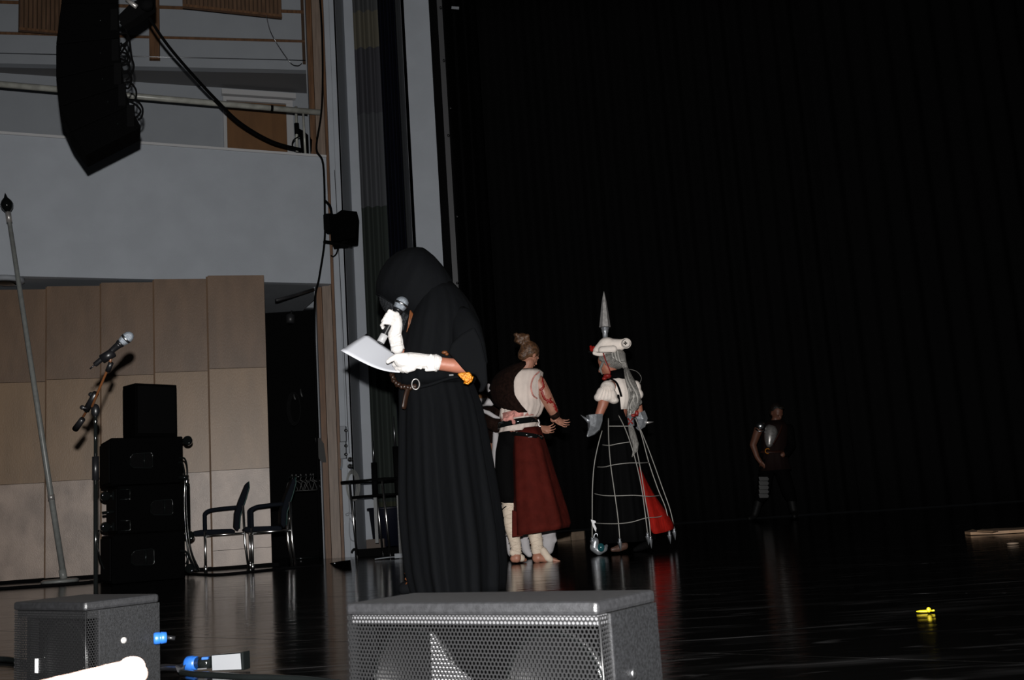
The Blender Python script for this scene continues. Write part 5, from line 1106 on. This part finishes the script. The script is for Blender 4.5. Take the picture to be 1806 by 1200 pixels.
for i, r_ in enumerate(ribs):
    part('cage_rib', MB().tube(bez([f.p(*p_) for p_ in r_], 5), .0042, 6), 'wire', pr)
    if i < 6: x, y, dy = r_[-1]; cone(x, y+6, dy, 15 if i else 18)
hoops = [[(1062, 785, -.15), (1075, 786, -.25), (1090, 783, -.27), (1110, 780, -.27)], [(1073, 752, -.19), (1090, 752, -.21), (1112, 752, -.2)], [(1053, 824, -.16), (1066, 824, -.26), (1084, 820, -.31), (1110, 817, -.31), (1130, 817, -.28), (1145, 816, -.12)],
         [(1048, 871, -.16), (1062, 874, -.27), (1084, 875, -.33), (1118, 874, -.35), (1145, 876, -.31), (1164, 874, -.12)], [(1050, 923, -.17), (1065, 924, -.28), (1092, 924, -.36), (1115, 921, -.36), (1140, 914, -.34), (1163, 912, -.22), (1172, 906, -.12)]]
for h_ in hoops: part('cage_hoop', MB().tube(bez([f.p(*p_) for p_ in h_], 5), .0036, 6), 'wire', pr)
# silver shoe with teal stone, white tag
ss = MB(); f.limb([(1050, 955, -.14, 7), (1048, 966, -.14, 8), (1056, 973, -.14, 7), (1066, 968, -.14, 6), (1070, 963, -.13, 3)], ss); sso = part('silver_ornament', ss, 'silver', pr, voxel=.008)
part('teal_stone', MB().ell(f.p(1060, 966, -.20), (.028, .02, .034)), 'teal', sso)
part('handle_ring', MB().tube(bez([f.p(x, y, -.14) for x, y in [(1047, 956), (1048, 944), (1053, 942), (1055, 950), (1054, 958)]], 4), .006, 6), 'silver', sso)
part('white_tag', MB().extrude([f.p(*a, -.2) for a in [(1042, 917), (1050, 919), (1051, 922), (1048, 924), (1052, 932), (1051, 939), (1046, 930)]], (0, .006, 0)), 'white_gloss', pr)
shx = MB(); f.limb([(1101, 963, -.1, 7.5), (1090, 968, -.12, 6.2), (1080, 970, -.14, 4.2)], shx); part('shoe', shx, mat('brown_shoe', (.07, .035, .025), .5), pr, voxel=.008)
shx = MB(); f.limb([(1142, 960, .05, 7.5), (1130, 966, .03, 6.2), (1120, 970, .02, 4.2)], shx); part('shoe', shx, 'matte_black', pr, voxel=.008)
# ---------------------------------------------------------------- 5. armoured person in the dark
f = Fig(15.3); KP = floor_at(1372, 916); KP.z = 0
pr = thing('person', 'bare-armed person in a metal breastplate standing far back in the dark', 'person', KP)
q, hm, hk = head(f, 1370, 729, 0, 31, (.30, -.80, -.52), (.1, -.3, .95))
f.limb([(1365, 746, 0, 6.5), (1368, 737, 0, 6)]); f.limb([(1345, 755, 0, 7), (1385, 755, 0, 7)]); f.limb([(1364, 765, 0, 16), (1363, 785, 0, 15), (1364, 808, 0, 15)])
f.limb([(1338, 757, 0, 8), (1328, 785, -.03, 6), (1335, 806, -.06, 4.6), (1341, 815, -.08, 4)]); f.limb([(1391, 757, 0, 7.5), (1396, 785, -.03, 5.8), (1380, 803, -.12, 4.5)])
hand(f, f.p(1341, 814, -.08), (.5, -.1, -.8), (.5, -.6, 0), f.body, L=.16, curl=.4); hand(f, f.p(1380, 803, -.12), (-.8, -.1, -.2), (0, -.2, .9), f.body, L=.16, curl=.4)
f.limb([(1354, 815, 0, 11), (1345, 862, 0, 8.5), (1330, 908, 0, 5)]); f.limb([(1375, 815, 0, 11), (1390, 862, 0, 8.5), (1401, 905, 0, 5)])
part('body', f.body, mat('skin_dim', (.16, .065, .04), .5), pr, voxel=.012)  # skin colour darkened to stand in for the dim light far back
eyes(f, q, hm, hk, pr)
hb = MB(); hb.ell(q(0, -.14, .20), (.36*hk, .40*hk, .36*hk), hm); hb.ell(q(0, -.24, .0), (.35*hk, .26*hk, .34*hk), hm); hb.ell(q(.1, .12, .42), (.22*hk, .2*hk, .10*hk), hm); part('hair', hb, 'dark_hair', pr, voxel=.010)
part('tunic', f.rings([(1352, 1382, 742, .09, 0, 0), (1344, 1390, 755, .13, 0, .02), (1344, 1388, 780, .14, 0, .03), (1344, 1386, 800, .14, 0, .03), (1340, 1394, 830, .17, 0, .05)], n=60, waves=FOLD), mat('dark_red_leather', (.010, .003, .0024), .8, spec=.2), pr, solid=.008)
bp2 = [[f.p(x, y, dy) for x, y, dy in r_] for r_ in ([(1351, 750, -.08), (1356, 749, -.12), (1364, 751, -.14), (1372, 754, -.10)], [(1348, 762, -.12), (1355, 762, -.17), (1363, 763, -.19), (1372, 764, -.14)], [(1348, 778, -.13), (1354, 778, -.18), (1361, 778, -.19), (1368, 776, -.15)], [(1352, 789, -.12), (1355, 789, -.16), (1359, 789, -.165), (1362, 787, -.14)])]
part('breastplate', MB().grid(bp2), 'silver_matte', pr, solid=.008, sub=1)
sv = MB(); f.limb([(1391, 757, 0, 9.5), (1396, 785, -.03, 8), (1386, 800, -.10, 7)], sv); part('sleeve', sv, 'matte_black', pr, voxel=.012)  # black cover added over this arm, in place of the darkness hiding it
pa = MB().ell(f.p(1341, 752, -.01), (f.m(10), f.m(10), f.m(9))); part('pauldron', pa, 'steel', pr)
part('pauldron_rim', MB().tube([f.p(1333, 757, -.06), f.p(1338, 761, -.09), f.p(1346, 761, -.09), f.p(1350, 757, -.07)], .012, 6), 'steel', pr)
part('belt', MB().tube(bez([f.p(1342, 797, -.10), f.p(1353, 797, -.17), f.p(1368, 797, -.17), f.p(1386, 796, -.1)], 5), .025, 8, flat=.4), 'rust', pr)
bc = f.p(1354, 796, -.19); part('gold_buckle', MB().tube([bc+V((.035*math.cos(a), 0, .035*math.sin(a))) for a in [.6+i*.3 for i in range(16)]], .008, 6), 'gold', pr)
part('chest_strap', MB().tube(bez([f.p(1380, 750, -.12), f.p(1374, 766, -.18), f.p(1364, 784, -.19)], 4), .022, 6, flat=.3), 'rust', pr)
for k in range(5):
    y = 846+k*7.5; part('thigh_plate', MB().extrude([f.p(*a, -.16) for a in [(1338, y-5), (1354, y-5), (1357, y-1), (1355, y+3), (1340, y+3.2)]], (0, .03, 0)), mat('dull_steel', (.10, .10, .10), .35, metal=.9) if k == 0 else bpy.data.materials['dull_steel'], pr, bevel=.006)
tr = MB(); f.limb([(1354, 815, 0, 14), (1346, 868, 0, 12), (1340, 880, 0, 10)], tr); f.limb([(1374, 815, 0, 14), (1391, 868, 0, 12), (1396, 880, 0, 9)], tr); part('trousers', tr, 'matte_black', pr, voxel=.014)
for pts in ([(1341, 874, 0, 8), (1333, 902, 0, 7), (1330, 911, 0, 6), (1322, 915, -.05, 4.5)], [(1394, 872, 0, 8), (1399, 898, 0, 7), (1402, 906, 0, 6), (1401, 911, -.14, 4.5)]):
    b_ = MB(); f.limb(pts, b_); part('boot', b_, mat('worn_boot', (.006, .006, .006), .6, spec=.2), pr, voxel=.012)
# ---------------------------------------------------------------- 6. pointing hand of somebody next to the camera
hp_ = thing('pointing_hand', 'overlit bare hand pointing right at the bottom left edge of the picture', 'hand', at(150, 1260, .5))
hb = MB()
def h3(x, y, Y): return at(x, y, Y)
hb.chain([(h3(233, 1191, .43), .0058), (h3(185, 1206, .43), .0066), (h3(132, 1222, .435), .0074), (h3(40, 1250, .45), .009)])   # index finger
hb.chain([(h3(40, 1275, .45), .0100), (h3(80, 1310, .43), .0085), (h3(50, 1340, .425), .0080), (h3(10, 1330, .43), .0075)])    # middle, curled
hb.chain([(h3(20, 1310, .45), .0100), (h3(50, 1345, .43), .0085), (h3(15, 1370, .425), .0080), (h3(-20, 1355, .43), .0075)])
hb.chain([(h3(-10, 1340, .45), .0095), (h3(15, 1375, .435), .0078), (h3(-15, 1395, .43), .0072), (h3(-45, 1380, .435), .0070)])
hb.chain([(h3(-60, 1300, .44), .0120), (h3(0, 1290, .42), .0100), (h3(45, 1300, .41), .0085)])                                    # thumb
hb.ell((h3(0, 1310, .455)), (.028, .014, .020), Matrix.Rotation(-.3, 3, 'Y')); hb.ell((h3(-60, 1335, .46)), (.034, .016, .024), Matrix.Rotation(-.3, 3, 'Y'))
hb.chain([(h3(-90, 1350, .46), .024), (h3(-170, 1390, .47), .026), (h3(-600, 1560, .52), .038), (h3(-900, 1720, .55), .044)])
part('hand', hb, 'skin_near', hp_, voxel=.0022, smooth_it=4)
nl = h3(240, 1186, .43); part('fingernail', MB().ell(nl+V((.0, -.0045, .0028)), (.0045, .0018, .0030)), 'skin_near', hp_)
